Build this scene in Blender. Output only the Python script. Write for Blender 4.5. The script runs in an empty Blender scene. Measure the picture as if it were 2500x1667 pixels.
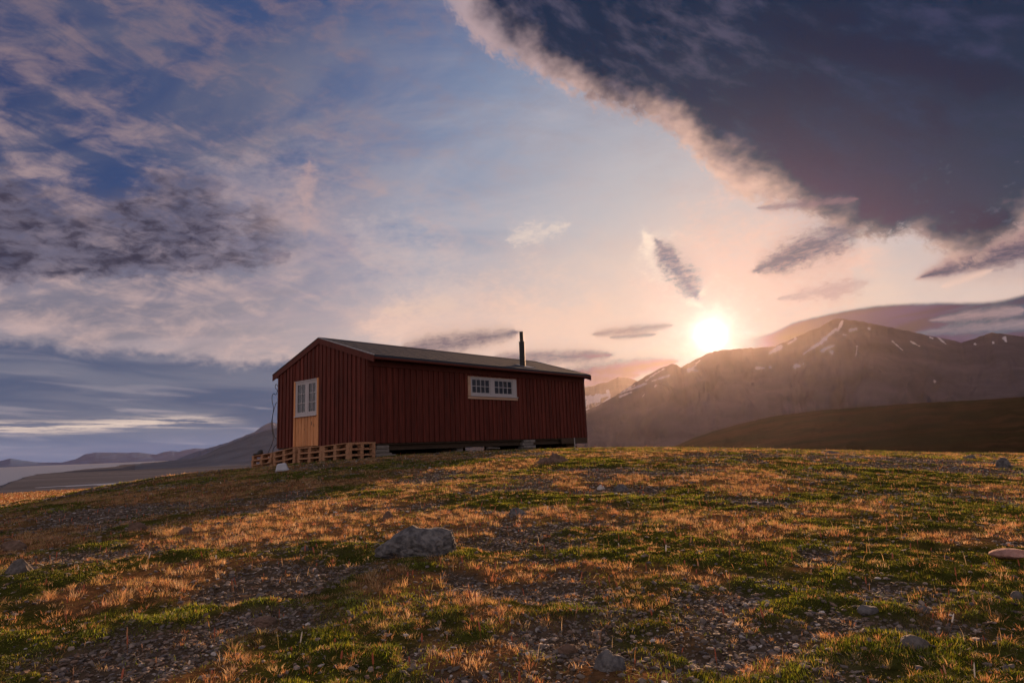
import bpy, math, random
import numpy as np
from mathutils import Matrix, Vector
rng = np.random.default_rng(7)
random.seed(7)
sc = bpy.context.scene
COL = sc.collection
# ------------------------------------------------------------------ camera model (world: eye at origin, +Y ahead, z up)
F, PITCH, ROLL = 1562.87, .1612, .0387
SUN_AZ, SUN_EL = 17.5, 8.7
HAZE_D, HAZE_G, HAZE_TOP, EXPO = 0.95e-5, .80, 428., .8
def ray(px, py):
    a = px-1250.; b = py-833.5
    cr, sr = math.cos(ROLL), math.sin(ROLL)
    U = a*cr-b*sr; V = a*sr+b*cr
    x, y, z = U/F, 1., -V/F
    c, s = math.cos(PITCH), math.sin(PITCH)
    d = np.array([x, y*c-z*s, y*s+z*c]); return d/np.linalg.norm(d)
def azel(px, py):
    d = ray(px, py)
    return math.degrees(math.atan2(d[0], d[1])), math.degrees(math.asin(d[2]))
def project(P):
    P = np.asarray(P, float); x, y, z = P[..., 0], P[..., 1], P[..., 2]
    c, s = math.cos(PITCH), math.sin(PITCH)
    yc = y*c+z*s; zc = -y*s+z*c
    U = F*x/yc; V = -F*zc/yc
    cr, sr = math.cos(ROLL), math.sin(ROLL)
    return 1250+U*cr+V*sr, 833.5-U*sr+V*cr

cam = bpy.data.cameras.new('camera'); camo = bpy.data.objects.new('camera', cam); COL.objects.link(camo)
cam.sensor_width = 36; cam.lens = F/2500*36; cam.clip_start = .05; cam.clip_end = 60000
camo.matrix_world = Matrix.Rotation(math.pi/2+PITCH, 4, 'X') @ Matrix.Rotation(-ROLL, 4, 'Z')
sc.camera = camo
sc.view_settings.view_transform = 'Standard'; sc.view_settings.look = 'None'
sc.view_settings.exposure = EXPO; sc.view_settings.gamma = 1
try: sc.view_settings.use_curve_mapping = False
except Exception: pass
cy = sc.cycles
cy.use_denoising = True
cy.max_bounces = 5; cy.diffuse_bounces = 2; cy.glossy_bounces = 2; cy.transmission_bounces = 3
cy.volume_bounces = 0; cy.transparent_max_bounces = 8
cy.sample_clamp_indirect = 4

# ------------------------------------------------------------------ numpy noise
def _h(ix, iy, s):
    n = (ix.astype(np.int64)*374761393 + iy.astype(np.int64)*668265263 + s*1442695041) & 0xffffffff
    n = ((n ^ (n >> 13))*1274126177) & 0xffffffff
    return ((n ^ (n >> 16)) & 0xffffff)/float(0xffffff)
def vnoise(x, y, s=0):
    x = np.asarray(x, float); y = np.asarray(y, float)
    ix = np.floor(x); iy = np.floor(y); fx = x-ix; fy = y-iy
    fx = fx*fx*fx*(fx*(fx*6-15)+10); fy = fy*fy*fy*(fy*(fy*6-15)+10)
    a = _h(ix, iy, s); b = _h(ix+1, iy, s); c = _h(ix, iy+1, s); d = _h(ix+1, iy+1, s)
    return (a*(1-fx)+b*fx)*(1-fy)+(c*(1-fx)+d*fx)*fy
def fbm(x, y, o=4, s=0, g=.5):
    t = 0; a = 1; n = 0
    for k in range(o):
        ca, sa = math.cos(.6*k+.3), math.sin(.6*k+.3)
        t = t+a*vnoise((x*ca-y*sa)*2**k+17.3*k, (x*sa+y*ca)*2**k-9.1*k, s+k); n += a; a *= g
    return t/n
def sstep(x, a, b):
    t = np.clip((x-a)/(b-a), 0, 1); return t*t*(3-2*t)

# ------------------------------------------------------------------ mesh helpers
def raw_mesh(name, verts, faces_flat, counts, mats, mat_idx=None, smooth=False):
    me = bpy.data.meshes.new(name)
    verts = np.asarray(verts, np.float32); nf = len(counts)
    me.vertices.add(len(verts)); me.vertices.foreach_set('co', verts.ravel())
    me.loops.add(len(faces_flat)); me.loops.foreach_set('vertex_index', np.asarray(faces_flat, np.int32))
    me.polygons.add(nf)
    st = np.zeros(nf, np.int32); st[1:] = np.cumsum(counts)[:-1]
    me.polygons.foreach_set('loop_start', st)
    try: me.polygons.foreach_set('loop_total', np.asarray(counts, np.int32))
    except Exception: pass
    for m in mats: me.materials.append(m)
    if mat_idx is not None: me.polygons.foreach_set('material_index', np.asarray(mat_idx, np.int32))
    me.polygons.foreach_set('use_smooth', np.full(nf, smooth, bool))
    me.update(calc_edges=True)
    return me
def grid_mesh(name, X, Y, Z, mats, smooth=True):
    n, m = X.shape
    v = np.stack([X, Y, Z], -1).reshape(-1, 3)
    i = np.arange(n-1)[:, None]*m+np.arange(m-1)[None, :]
    f = np.stack([i, i+1, i+m+1, i+m], -1).reshape(-1)
    return raw_mesh(name, v, f, np.full((n-1)*(m-1), 4), mats, smooth=smooth)
def vcol(me, name, arr):
    a = me.attributes.new(name, 'FLOAT_COLOR', 'POINT')
    c = np.ones((len(me.vertices), 4), np.float32); c[:, :arr.shape[-1]] = arr.reshape(-1, arr.shape[-1])
    a.data.foreach_set('color', c.ravel())
def obj(name, me, parent=None):
    o = bpy.data.objects.new(name, me); COL.objects.link(o)
    if parent: o.parent = parent
    return o
def empty(name, loc=(0, 0, 0), rz=0):
    o = bpy.data.objects.new(name, None); COL.objects.link(o); o.location = loc; o.rotation_euler = (0, 0, rz)
    o.empty_display_size = .2
    return o
def tag(o, label=None, cat=None, group=None, kind=None):
    if label: o['label'] = label
    if cat: o['category'] = cat
    if group: o['group'] = group
    if kind: o['kind'] = kind
    return o
def copy_tree(o, parent=None):
    c = o.copy(); COL.objects.link(c)
    if parent: c.parent = parent
    for ch in [x for x in list(bpy.data.objects) if x.parent == o]: copy_tree(ch, c)
    return c
class MB:
    """collects boxes, prisms and tubes, then links them as one mesh"""
    def __init__(s): s.v = []; s.f = []
    def add(s, vs, fs):
        k = len(s.v); s.v += [tuple(p) for p in vs]; s.f += [tuple(i+k for i in f) for f in fs]
    def box(s, x0, x1, y0, y1, z0, z1):
        vs = [(x, y, z) for z in (z0, z1) for x, y in ((x0, y0), (x1, y0), (x1, y1), (x0, y1))]
        s.add(vs, [(3, 2, 1, 0), (4, 5, 6, 7), (0, 1, 5, 4), (1, 2, 6, 5), (2, 3, 7, 6), (3, 0, 4, 7)])
    def prism(s, poly, axis, a, b):
        n = len(poly)
        def P(p, t):
            return {'x': (t, p[0], p[1]), 'y': (p[0], t, p[1]), 'z': (p[0], p[1], t)}[axis]
        vs = [P(p, a) for p in poly]+[P(p, b) for p in poly]
        s.add(vs, [tuple(range(n))[::-1], tuple(range(n, 2*n))]+[(i, (i+1) % n, n+(i+1) % n, n+i) for i in range(n)])
    def tube(s, pts, r, n=8, caps=True):
        pts = [Vector(p) for p in pts]; k = len(s.v); R = r if isinstance(r, (list, tuple)) else [r]*len(pts)
        for i, p in enumerate(pts):
            t = (pts[min(i+1, len(pts)-1)]-pts[max(i-1, 0)]).normalized()
            a = t.cross(Vector((0, 0, 1)) if abs(t.z) < .9 else Vector((1, 0, 0))).normalized(); b = t.cross(a)
            for j in range(n):
                q = 2*math.pi*j/n; s.v.append(tuple(p+(a*math.cos(q)+b*math.sin(q))*R[i]))
        for i in range(len(pts)-1):
            for j in range(n):
                s.f.append((k+i*n+j, k+i*n+(j+1) % n, k+(i+1)*n+(j+1) % n, k+(i+1)*n+j))
        if caps:
            s.f.append(tuple(k+j for j in range(n))[::-1]); e = k+(len(pts)-1)*n; s.f.append(tuple(e+j for j in range(n)))
    def build(s, name, mat, parent=None, bevel=0, smooth=False):
        me = bpy.data.meshes.new(name); me.from_pydata(s.v, [], s.f); me.materials.append(mat)
        import bmesh
        bm = bmesh.new(); bm.from_mesh(me); bmesh.ops.recalc_face_normals(bm, faces=bm.faces); bm.to_mesh(me); bm.free()
        if smooth: me.polygons.foreach_set('use_smooth', [True]*len(me.polygons))
        o = obj(name, me, parent)
        if bevel:
            b = o.modifiers.new('bevel', 'BEVEL'); b.width = bevel; b.segments = 1; b.limit_method = 'ANGLE'
        return o

# ------------------------------------------------------------------ material helpers
def lin(r, g, b):
    f = lambda c: (c/255/12.92) if c/255 <= .04045 else ((c/255+.055)/1.055)**2.4
    return (f(r), f(g), f(b))
def newmat(name):
    m = bpy.data.materials.new(name); m.use_nodes = True; nt = m.node_tree; nt.nodes.clear()
    return m, nt
def N(nt, typ, **kw):
    n = nt.nodes.new(typ)
    for k, v in kw.items():
        if k.startswith('_'): setattr(n, k[1:], v)
        else: n.inputs[k.replace('__', ' ')].default_value = v
    return n
def principled(name, col, rough=.8, var=.25, scale=(1, 1, 1), nscale=6, bump=.0, bscale=40, bdist=.01, metallic=0, attr=None, coat=None, col2=None, spec=.5, detail=6, island=0.):
    m, nt = newmat(name); L = nt.links.new
    out = N(nt, 'ShaderNodeOutputMaterial'); p = N(nt, 'ShaderNodeBsdfPrincipled')
    p.inputs['Roughness'].default_value = rough; p.inputs['Metallic'].default_value = metallic
    p.inputs['Specular IOR Level'].default_value = spec
    L(p.outputs[0], out.inputs[0])
    tc = N(nt, 'ShaderNodeTexCoord'); mp = N(nt, 'ShaderNodeMapping'); mp.inputs['Scale'].default_value = scale
    L(tc.outputs['Object'], mp.inputs[0])
    nz = N(nt, 'ShaderNodeTexNoise', Scale=nscale, Detail=detail); nz.inputs['Roughness'].default_value = .65
    L(mp.outputs[0], nz.inputs['Vector'])
    rp = N(nt, 'ShaderNodeMapRange'); rp.inputs['From Min'].default_value = .3; rp.inputs['From Max'].default_value = .7
    rp.inputs['To Min'].default_value = 1-var; rp.inputs['To Max'].default_value = 1+var
    L(nz.outputs[0], rp.inputs[0])
    mx = N(nt, 'ShaderNodeVectorMath', _operation='SCALE'); L(rp.outputs[0], mx.inputs['Scale'])
    if attr:
        a = N(nt, 'ShaderNodeAttribute', _attribute_name=attr); L(a.outputs['Color'], mx.inputs[0])
    elif col2:
        mc = N(nt, 'ShaderNodeMix', _data_type='RGBA'); mc.inputs[6].default_value = (*col, 1); mc.inputs[7].default_value = (*col2, 1)
        n2 = N(nt, 'ShaderNodeTexNoise', Scale=nscale*2.7, Detail=5); L(mp.outputs[0], n2.inputs['Vector'])
        r2 = N(nt, 'ShaderNodeMapRange'); r2.inputs['From Min'].default_value = .42; r2.inputs['From Max'].default_value = .62
        L(n2.outputs[0], r2.inputs[0]); L(r2.outputs[0], mc.inputs[0]); L(mc.outputs[2], mx.inputs[0])
    else: mx.inputs[0].default_value = col
    if island:                              # every board its own tone
        gi = N(nt, 'ShaderNodeNewGeometry'); ri = N(nt, 'ShaderNodeMapRange'); ri.inputs['To Min'].default_value = 1-island; ri.inputs['To Max'].default_value = 1+island
        L(gi.outputs['Random Per Island'], ri.inputs[0]); mi = N(nt, 'ShaderNodeVectorMath', _operation='SCALE'); L(mx.outputs[0], mi.inputs[0]); L(ri.outputs[0], mi.inputs['Scale']); mx = mi
    L(mx.outputs[0], p.inputs['Base Color'])
    if bump:
        nb = N(nt, 'ShaderNodeTexNoise', Scale=bscale, Detail=5); L(mp.outputs[0], nb.inputs['Vector'])
        b = N(nt, 'ShaderNodeBump', Strength=bump, Distance=bdist); L(nb.outputs[0], b.inputs['Height']); L(b.outputs[0], p.inputs['Normal'])
    return m
def leafmat(name, attr='tint', trans=.5, rough=.6):
    m, nt = newmat(name); L = nt.links.new
    out = N(nt, 'ShaderNodeOutputMaterial'); a = N(nt, 'ShaderNodeAttribute', _attribute_name=attr)
    d = N(nt, 'ShaderNodeBsdfDiffuse'); t = N(nt, 'ShaderNodeBsdfTranslucent'); g = N(nt, 'ShaderNodeBsdfGlossy', Roughness=.45)
    g.inputs['Color'].default_value = (1, 1, 1, 1)
    L(a.outputs['Color'], d.inputs['Color']); L(a.outputs['Color'], t.inputs['Color'])
    mx = N(nt, 'ShaderNodeMixShader', Fac=trans); L(d.outputs[0], mx.inputs[1]); L(t.outputs[0], mx.inputs[2])
    m2 = N(nt, 'ShaderNodeMixShader', Fac=.03); L(mx.outputs[0], m2.inputs[1]); L(g.outputs[0], m2.inputs[2])
    L(m2.outputs[0], out.inputs[0])
    return m

# ------------------------------------------------------------------ sun lamp
sl = bpy.data.lights.new('sun', 'SUN'); sl.energy = 5.0; sl.angle = math.radians(.55); SUNC = (1., .57, .31); sl.color = SUNC
so = bpy.data.objects.new('sun', sl); COL.objects.link(so)
a, e = math.radians(SUN_AZ), math.radians(SUN_EL)
SUND = Vector((math.sin(a)*math.cos(e), math.cos(a)*math.cos(e), math.sin(e)))
so.rotation_euler = SUND.to_track_quat('Z', 'Y').to_euler()

# ------------------------------------------------------------------ sky: clouds worked out by compass direction (azimuth, elevation) for the world's environment texture
f32 = np.float32
def sm(x, a, b, lo=0., hi=1.):
    if a > b: a, b, lo, hi = b, a, hi, lo
    t = np.clip((x-f32(a))*f32(1/(b-a)), 0, 1); return (lo+(hi-lo)*(t*t*(3-2*t))).astype(f32)
def curve(x, pts):
    pts = sorted(pts); xs = np.array([p[0] for p in pts]); ys = np.array([p[1] for p in pts])
    n = len(xs); m = np.zeros(n); d = np.diff(ys)/np.diff(xs)
    m[0], m[-1] = d[0], d[-1]; m[1:-1] = (d[1:]+d[:-1])/2
    x = np.clip(x, xs[0], xs[-1]); i = np.clip(np.searchsorted(xs, x)-1, 0, n-2)
    h = xs[i+1]-xs[i]; t = (x-xs[i])/h
    return ((2*t**3-3*t**2+1)*ys[i]+(t**3-2*t**2+t)*h*m[i]+(-2*t**3+3*t**2)*ys[i+1]+(t**3-t**2)*h*m[i+1]).astype(f32)
def vec(x, y): return (np.asarray(x, f32), np.asarray(y, f32))
_P = np.random.default_rng(3).integers(0, 256, 256).astype(np.int32)
_G = np.stack([np.cos(np.arange(256)*2.39996), np.sin(np.arange(256)*2.39996)], -1).astype(f32)
def perlin(x, y, s):
    ix = np.floor(x); iy = np.floor(y); fx = x-ix; fy = y-iy; ix = ix.astype(np.int32); iy = iy.astype(np.int32)
    u = fx*fx*fx*(fx*(fx*6-15)+10); v = fy*fy*fy*(fy*(fy*6-15)+10)
    def g(a, b, px, py):
        q = _P[(_P[(a+s*31) & 255]+b) & 255]; return _G[q, 0]*px+_G[q, 1]*py
    n0 = g(ix, iy, fx, fy); n1 = g(ix+1, iy, fx-1, fy); n2 = g(ix, iy+1, fx, fy-1); n3 = g(ix+1, iy+1, fx-1, fy-1)
    a = n0+(n1-n0)*u; b = n2+(n3-n2)*u
    return a+(b-a)*v
_ns = [0]
def noise(v, scale, detail=5, rough=.55, dist=0.):
    _ns[0] += 7; s = _ns[0]
    x, y = v[0]*f32(scale)+f32(5.3*s), v[1]*f32(scale)+f32(2.7*s)
    if dist:
        ax = perlin(x*1.1+13, y*1.1+7, s+1); ay = perlin(x*1.1-9, y*1.1+21, s+2)
        x = x+ax*f32(dist*1.6); y = y+ay*f32(dist*1.6)
    t = 0; a = 1.; n = 0.
    for k in range(min(int(detail), 7)):
        t = t+f32(a)*perlin(x, y, s+k); n += a; a *= rough
        x, y = (x*f32(.8)-y*f32(.6))*2+f32(3.1), (x*f32(.6)+y*f32(.8))*2-f32(1.7)
    return .5+t*f32(.62/n**.72)
def mix(f, a, b):
    a = np.asarray(a, f32); b = np.asarray(b, f32)
    f = np.clip(np.asarray(f, f32), 0, 1)[..., None]
    return a+(b-a)*f
def addc(a, b, f): return a+np.asarray(b, f32)*np.asarray(f, f32)[..., None]
rgb = lin
def sky_colour(az, el):
    """radiance of the sky toward azimuth az and elevation el (degrees, arrays)"""
    _ns[0] = 0
    ra, re = np.radians(az), np.radians(el)
    dx, dy, dz = np.sin(ra)*np.cos(re), np.cos(ra)*np.cos(re), np.sin(re)
    psi = np.degrees(np.arccos(np.clip(dx*SUND[0]+dy*SUND[1]+dz*SUND[2], -1, 1))).astype(f32)
    zz = np.maximum(dz, 0.)+.10; cx, cyy = dx/zz, dy/zz
    def rot(deg, sxx, syy, u=None, v=None):
        u = u if u is not None else az; v = v if v is not None else el
        c, s_ = math.cos(math.radians(deg)), math.sin(math.radians(deg))
        return vec((u*c+v*s_)*sxx, (v*c-u*s_)*syy)
    nwarp = noise(vec(az, el*1.6), .22, 4, .6)-.5
    nfine = noise(vec(az, el*1.5), .9, 6, .62)-.5
    # --- clear sky
    stops = [(0, (246, 200, 182)), (5, (234, 200, 188)), (9, (220, 196, 186)), (14, (192, 184, 186)), (20, (166, 166, 178)), (27, (132, 144, 170)), (34, (90, 108, 148)), (43, (62, 80, 122)), (55, (50, 66, 108)), (75, (46, 58, 104)), (100, (40, 48, 84)), (180, (40, 46, 76))]
    rampc = np.stack([np.interp(psi, [q[0] for q in stops], [lin(*q[1])[k] for q in stops]) for k in range(3)], -1).astype(np.float32)
    low = mix(sm(psi, 8, 58), rgb(246, 206, 180), rgb(178, 162, 166))
    col = mix(sm(el+nwarp*5., 21, 5, 0, .9), rampc, low)
    def over(col, alpha, c): return mix(alpha, col, c)
    # --- high cirrus veil, pinkish, over the blue
    c1 = noise(rot(8, 1., 3.0, cx, cyy), .55, 8, .62, .6)
    c2 = noise(rot(-24, 1., 2.6, cx, cyy), 1.3, 7, .6, .4)
    veil = sm(c1*.6+c2*.4+sm(el, 26, 12, 0, .05), .40, .68)
    veilc = mix(sm(psi, 18, 48), rgb(208, 196, 196), rgb(112, 110, 126))
    col = over(col, veil*sm(psi, 12, 36, .18, .62), veilc)
    c3 = noise(rot(-12, 1., 3.0), .11, 7, .64, .4)
    c3b = noise(rot(10, 1., 2.4), .28, 7, .66, .3)
    wis = sm(c3*.55+c3b*.45, .42, .72)
    col = over(col, wis*sm(az, 8, -25, .2, .62)*sm(el, 40, 30, .9, 1), mix(sm(el, 14, 32), rgb(216, 182, 172), rgb(146, 122, 126)))
    # --- features given by photo directions
    ragged2 = noise(rot(4, 1., 4.5), .8, 6, .6, .4)
    ragged = noise(rot(6, 1., 2.6), 1.6, 6, .62, .5)-.5
    def seg(p0, p1, w0, w1, warp=.35, soft=.6, pw=1.):
        (a0, e0), (a1, e1) = azel(*p0), azel(*p1)
        L2 = (a1-a0)**2+(e1-e0)**2; Ls = math.sqrt(L2)
        ux, uy = (a1-a0)/Ls, (e1-e0)/Ls
        t = (az-a0)*ux+(el-e0)*uy
        n = (el-e0)*ux-(az-a0)*uy
        tt = np.clip(t/Ls, 0, 1)
        over_ = np.maximum(np.maximum(-t, t-Ls), 0.)
        w = (tt*(w1-w0)+w0)*(.22+.78*np.sqrt(np.maximum(1.-np.abs(2*tt-1)**2.2, 0)))
        w = np.maximum(w, .03)
        d = np.sqrt(n*n+over_*over_*.3)/w
        return d+(nwarp*1.4+nfine*1.5+ragged*1.2)*(warp*.7+.08)*2.
    def blob(col, p0, p1, w0, w1, c, alpha=1., warp=.35, inner=.3, outer=1.2, rim=None):
        d = seg(p0, p1, w0, w1, warp)
        if rim: col = over(col, sm(d, outer*1.35, inner*1.6)*alpha, rim)
        wis_ = .78+.22*sm(ragged2, .38, .58)
        col = over(col, sm(d, outer*2.2, inner)*alpha*.22, c)
        return over(col, sm(d, outer*1.1, inner-.25)*alpha*wis_, c)
    # pink haze around the sun, right of it
    col = blob(col, (1640, 700), (2080, 640), 6.5, 5., rgb(246, 196, 176), .75, .6, .1, 1.3)
    col = blob(col, (900, 800), (1500, 800), 3.2, 4.5, rgb(246, 202, 180), .6, .5, .1, 1.4)
    col = blob(col, (1240, 585), (1385, 550), .9, .7, rgb(236, 212, 196), .6, .8)
    col = blob(col, (745, 560), (755, 400), 1.1, .8, rgb(196, 158, 150), .55, .9, .0, 1.4)
    col = blob(col, (620, 560), (760, 470), 1.2, .8, rgb(196, 160, 152), .4, .9, .0, 1.4)
    col = blob(col, (940, 760), (1110, 745), .7, .9, rgb(235, 198, 176), .5, .8)
    col = blob(col, (560, 430), (900, 620), 5.0, 4., rgb(176, 160, 166), .38, .7, .0, 1.4)
    col = blob(col, (880, 560), (1150, 740), 3.5, 3., rgb(206, 188, 184), .35, .7, .0, 1.4)
    # mottled dark bank on the left
    bt = curve(az, [azel(-300, 400), azel(0, 420), azel(160, 470), azel(420, 440), azel(640, 470), azel(760, 560)])
    bb = curve(az, [azel(-300, 700), azel(0, 690), azel(300, 672), azel(500, 668), azel(700, 640), azel(780, 600)])
    band = sm(bt-el+nwarp*6., -1.2, 3.2)*sm(el-bb+nfine*1.8, -.35, .7)*sm(az, azel(800, 550)[0], azel(470, 550)[0])
    m1 = noise(rot(-9, 1., 2.9), .27, 7, .64, .35)
    m2 = noise(rot(12, 1., 2.2), .6, 7, .62, .35)
    mot = m1*.62+m2*.38
    col = over(col, band*sm(mot, .34, .52, .5, .9), mix(sm(az, -30, -14), rgb(106, 98, 114), rgb(148, 132, 140)))
    col = over(col, band*sm(mot, .38, .66)*.95, mix(sm(m2, .35, .65), rgb(74, 72, 94), rgb(56, 50, 68)))
    col = blob(col, (640, 628), (710, 620), .5, .5, rgb(110, 100, 118), .6, .9)
    col = blob(col, (520, 722), (730, 712), .3, .3, rgb(150, 138, 148), .5, .6)
    # low layered bank above the fjord
    lt = curve(az, [azel(-300, 800), azel(0, 806), azel(90, 815), azel(180, 838), azel(320, 838), azel(420, 850), azel(560, 870), azel(640, 868), azel(700, 862), azel(1000, 900), azel(1200, 960)])
    lay = noise(rot(-2, .22, 1.9), .36, 6, .5, .4)
    lay2 = noise(rot(-3, .25, 3.), .5, 5, .5, .3)
    bank = sm(lt-el+(nfine+nwarp*.7)*1.6, -.1, 1.3)*sm(az, azel(1150, 1000)[0], azel(900, 1000)[0])
    bc = mix(sm(lay, .3, .7), rgb(76, 86, 116), rgb(108, 110, 130))
    bc = mix(sm(lay2, .54, .75)*sm(el, 6.5, 3, .15, .6), bc, rgb(176, 162, 168))
    bc = mix(sm(el, 3.5, .2)*.55, bc, rgb(112, 122, 158))
    col = over(col, bank*.94, bc)
    stn = noise(rot(-1.5, .25, 6.), .55, 6, .6, .2)
    sb = azel(0, 1045)[1]
    strk = sm(np.abs(el-curve(az, [azel(-300, 1052), azel(0, 1044), azel(150, 1043), azel(300, 1035), azel(420, 1030), azel(600, 1026)])), .75, .05)*sm(stn, .38, .6)*sm(az, -21.5, -28)
    col = over(col, strk*.9, rgb(224, 200, 186))
    # low dark lenses behind the hut
    DK = rgb(108, 92, 106)
    col = blob(col, (980, 855), (1260, 812), 1.25, .9, DK, .85, .18, .2, 1.1, rgb(232, 196, 176))
    col = blob(col, (1205, 875), (1490, 866), .8, .6, rgb(128, 106, 114), .8, .15)
    col = blob(col, (1330, 925), (1650, 882), 1.2, .6, rgb(126, 102, 110), .85, .15)
    col = blob(col, (1380, 940), (1560, 915), .6, .4, rgb(126, 102, 110), .6, .15)
    col = blob(col, (1450, 816), (1640, 794), .5, .4, rgb(168, 132, 126), .75, .12)
    col = blob(col, (1490, 824), (1600, 816), .2, .2, rgb(158, 124, 122), .7, .12)
    # small torn cloud above the sun
    col = blob(col, (1577, 578), (1700, 738), 1.5, 1.9, rgb(255, 226, 205), .9, .7, .4, 1.2)
    col = blob(col, (1604, 590), (1698, 722), 1.05, 1.6, rgb(142, 122, 132), .95, .5, .35, 1.1)
    # dark tongue and right hand streaks
    col = blob(col, (1845, 660), (2085, 555), .8, 1.8, rgb(122, 104, 114), .9, .45)
    col = blob(col, (1900, 730), (2110, 690), .3, .9, rgb(196, 156, 150), .6, .8)
    col = blob(col, (2240, 680), (2640, 520), .5, 2.1, rgb(196, 148, 138), .85, .25)
    col = blob(col, (2250, 676), (2660, 560), .4, 1.5, rgb(98, 84, 100), .95, .25)
    col = blob(col, (2300, 700), (2420, 660), .35, .3, rgb(240, 200, 180), .6, .4)
    # lenticular cap over the mountain
    ct = curve(az, [azel(1700, 880), azel(1760, 848), azel(1802, 830), azel(1886, 808), azel(1938, 785), azel(2008, 768), azel(2064, 756), azel(2148, 743), azel(2279, 736), azel(2382, 735), azel(2452, 728), azel(2500, 716), azel(2700, 660)])
    capm = sm(ct-el+nfine*.12, -.05, .32)*sm(az, 18.5, 24)
    cs = noise(rot(7, .16, 2.4), .55, 5, .5, .3)
    capc = mix(sm(cs, .38, .6), rgb(44, 50, 74), rgb(78, 78, 98))
    capc = mix(sm(az, 26, 19)*.55, capc, rgb(176, 142, 138))
    col = over(col, capm*.93, capc)
    col = blob(col, (2270, 782), (2500, 756), .34, .5, rgb(186, 152, 150), .6, .3)
    col = blob(col, (2240, 812), (2560, 786), .4, .5, rgb(180, 150, 150), .5, .3)
    # --- the big dark cloud
    O = [(1010, -130), (1050, -50), (1100, 30), (1160, 108), (1250, 156), (1452, 258), (1622, 322), (1707, 399), (1787, 478), (1860, 506), (1941, 515), (2005, 545), (2079, 578), (2180, 588), (2233, 580), (2286, 618), (2366, 640), (2446, 606), (2520, 552), (2700, 440)]
    I = [(1110, -150), (1160, -10), (1280, 100), (1400, 188), (1530, 238), (1668, 288), (1728, 345), (1808, 399), (1904, 441), (1950, 489), (2010, 530), (2079, 560), (2180, 572), (2233, 560), (2286, 590), (2366, 610), (2446, 570), (2520, 520), (2700, 400)]
    oc = curve(az, [azel(*p) for p in O]); ic = curve(az, [azel(*p) for p in I])
    tear = noise(rot(-35, 1., 1.7), 1.1, 8, .68, .5)-.5
    do = el-oc+tear*2.2+nfine*1.6; di = el-ic+nwarp*5.+nfine*1.1+.9
    side = sm(az, azel(1040, 0)[0]-3, azel(1120, 0)[0]+1.5)
    ba = sm(do, -.5, 1.1)*side
    t1 = noise(rot(-32, .8, 1.9), .14, 6, .55, .15); t2 = noise(rot(-28, .8, 2.2), .3, 7, .6, .12)
    rimc = mix(sm(psi, 14, 34), rgb(238, 192, 170), rgb(178, 156, 160))
    rimc = mix(sm(t2, .35, .65)*.35, rimc, rgb(176, 146, 146))
    darkc = mix(sm(el, 30, 14), rgb(26, 36, 62), rgb(50, 56, 76))
    darkc = mix(sm(t1*.4+t2*.6, .44, .70)*sm(el, 16, 26, .3, .85), darkc, mix(sm(az, 16, 34), rgb(84, 78, 98), rgb(58, 58, 88)))
    darkc = mix(sm(t1, .5, .3)*.6, darkc, rgb(24, 30, 54))
    darkc = mix(sm(psi, 26, 13)*.6, darkc, rgb(68, 68, 84))
    bcol = mix(sm(di, -1.9, 3.), rimc, darkc)
    # torn bright holes at the lower right
    holes = sm(nfine+nwarp*.5, .1, .3)*sm(az, azel(2200, 600)[0], azel(2330, 600)[0])*sm(el, 22.5, 17)
    bcol = mix(holes*.12, bcol, rgb(172, 164, 180))
    col = over(col, ba*.97, bcol)
    col = blob(col, (1850, 508), (2090, 486), .35, .45, rgb(150, 118, 122), .7, .4)
    # --- aureole of the sun
    glow = 1.6*np.exp(-(psi/.75)**2)+.24*np.exp(-((psi*(1+nfine*1.2+nwarp*.8))/1.6)**1.4)+.10*np.exp(-psi/3.0)
    g2 = np.maximum(1.-psi/13., 0.)**3
    col = addc(col, rgb(255, 205, 170), g2*.1)
    col = addc(col, (1., .84, .72), glow*3.)
    col = mix(sm(psi, 60, 88)*.85, col, rgb(188, 174, 174))  # unseen sky behind the viewer, brightened to fill shade on ground and walls
    col = mix(sm(el, -.5, -4), col, rgb(70, 66, 76))*f32(2**-EXPO)
    # the haze between the viewer and the sky adds its own sunlit glow: leave room for it
    tau = HAZE_D*np.minimum(HAZE_TOP/np.maximum(np.sin(np.radians(el)), .001), 19000.); g = HAZE_G
    ph = (1-g*g)/(4*math.pi*(1+g*g-2*g*np.cos(np.radians(psi)))**1.5)
    S_ = (5.0*.9*ph*(1-np.exp(-tau)))[..., None]*np.array((1., .49, .27), f32)
    return np.maximum((col-S_)*np.exp(tau)[..., None], col*.10).astype(f32)
def sky_image(name, az0, az1, el0, el1, w, h):
    a, e = np.meshgrid(az0+(np.arange(w)+.5)/w*(az1-az0), el0+(np.arange(h)+.5)/h*(el1-el0))
    c = sky_colour(a.astype(f32), e.astype(f32))
    im = bpy.data.images.new(name, w, h, float_buffer=True, alpha=False)
    im.colorspace_settings.name = 'Linear Rec.709'
    b = np.ones((h, w, 4), f32); b[..., :3] = c
    im.pixels.foreach_set(b.ravel()); im.pack(); return im
FW = (-52., 52., -3., 46.)             # the part of the sky the photograph looks into gets the finer texture
world = bpy.data.worlds.new('World'); sc.world = world; world.use_nodes = True
W = world.node_tree; W.nodes.clear(); WL = W.links.new
def wm(op, a, b=None, clamp=False):
    n = W.nodes.new('ShaderNodeMath'); n.operation = op; n.use_clamp = clamp
    for i, x in enumerate((a, b)):
        if x is None: continue
        if isinstance(x, (int, float)): n.inputs[i].default_value = x
        else: WL(x, n.inputs[i])
    return n.outputs[0]
tc = W.nodes.new('ShaderNodeTexCoord'); sx = W.nodes.new('ShaderNodeSeparateXYZ'); WL(tc.outputs['Generated'], sx.inputs[0])
azn = wm('MULTIPLY', wm('ARCTAN2', sx.outputs[0], sx.outputs[1]), 57.29578)
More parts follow.
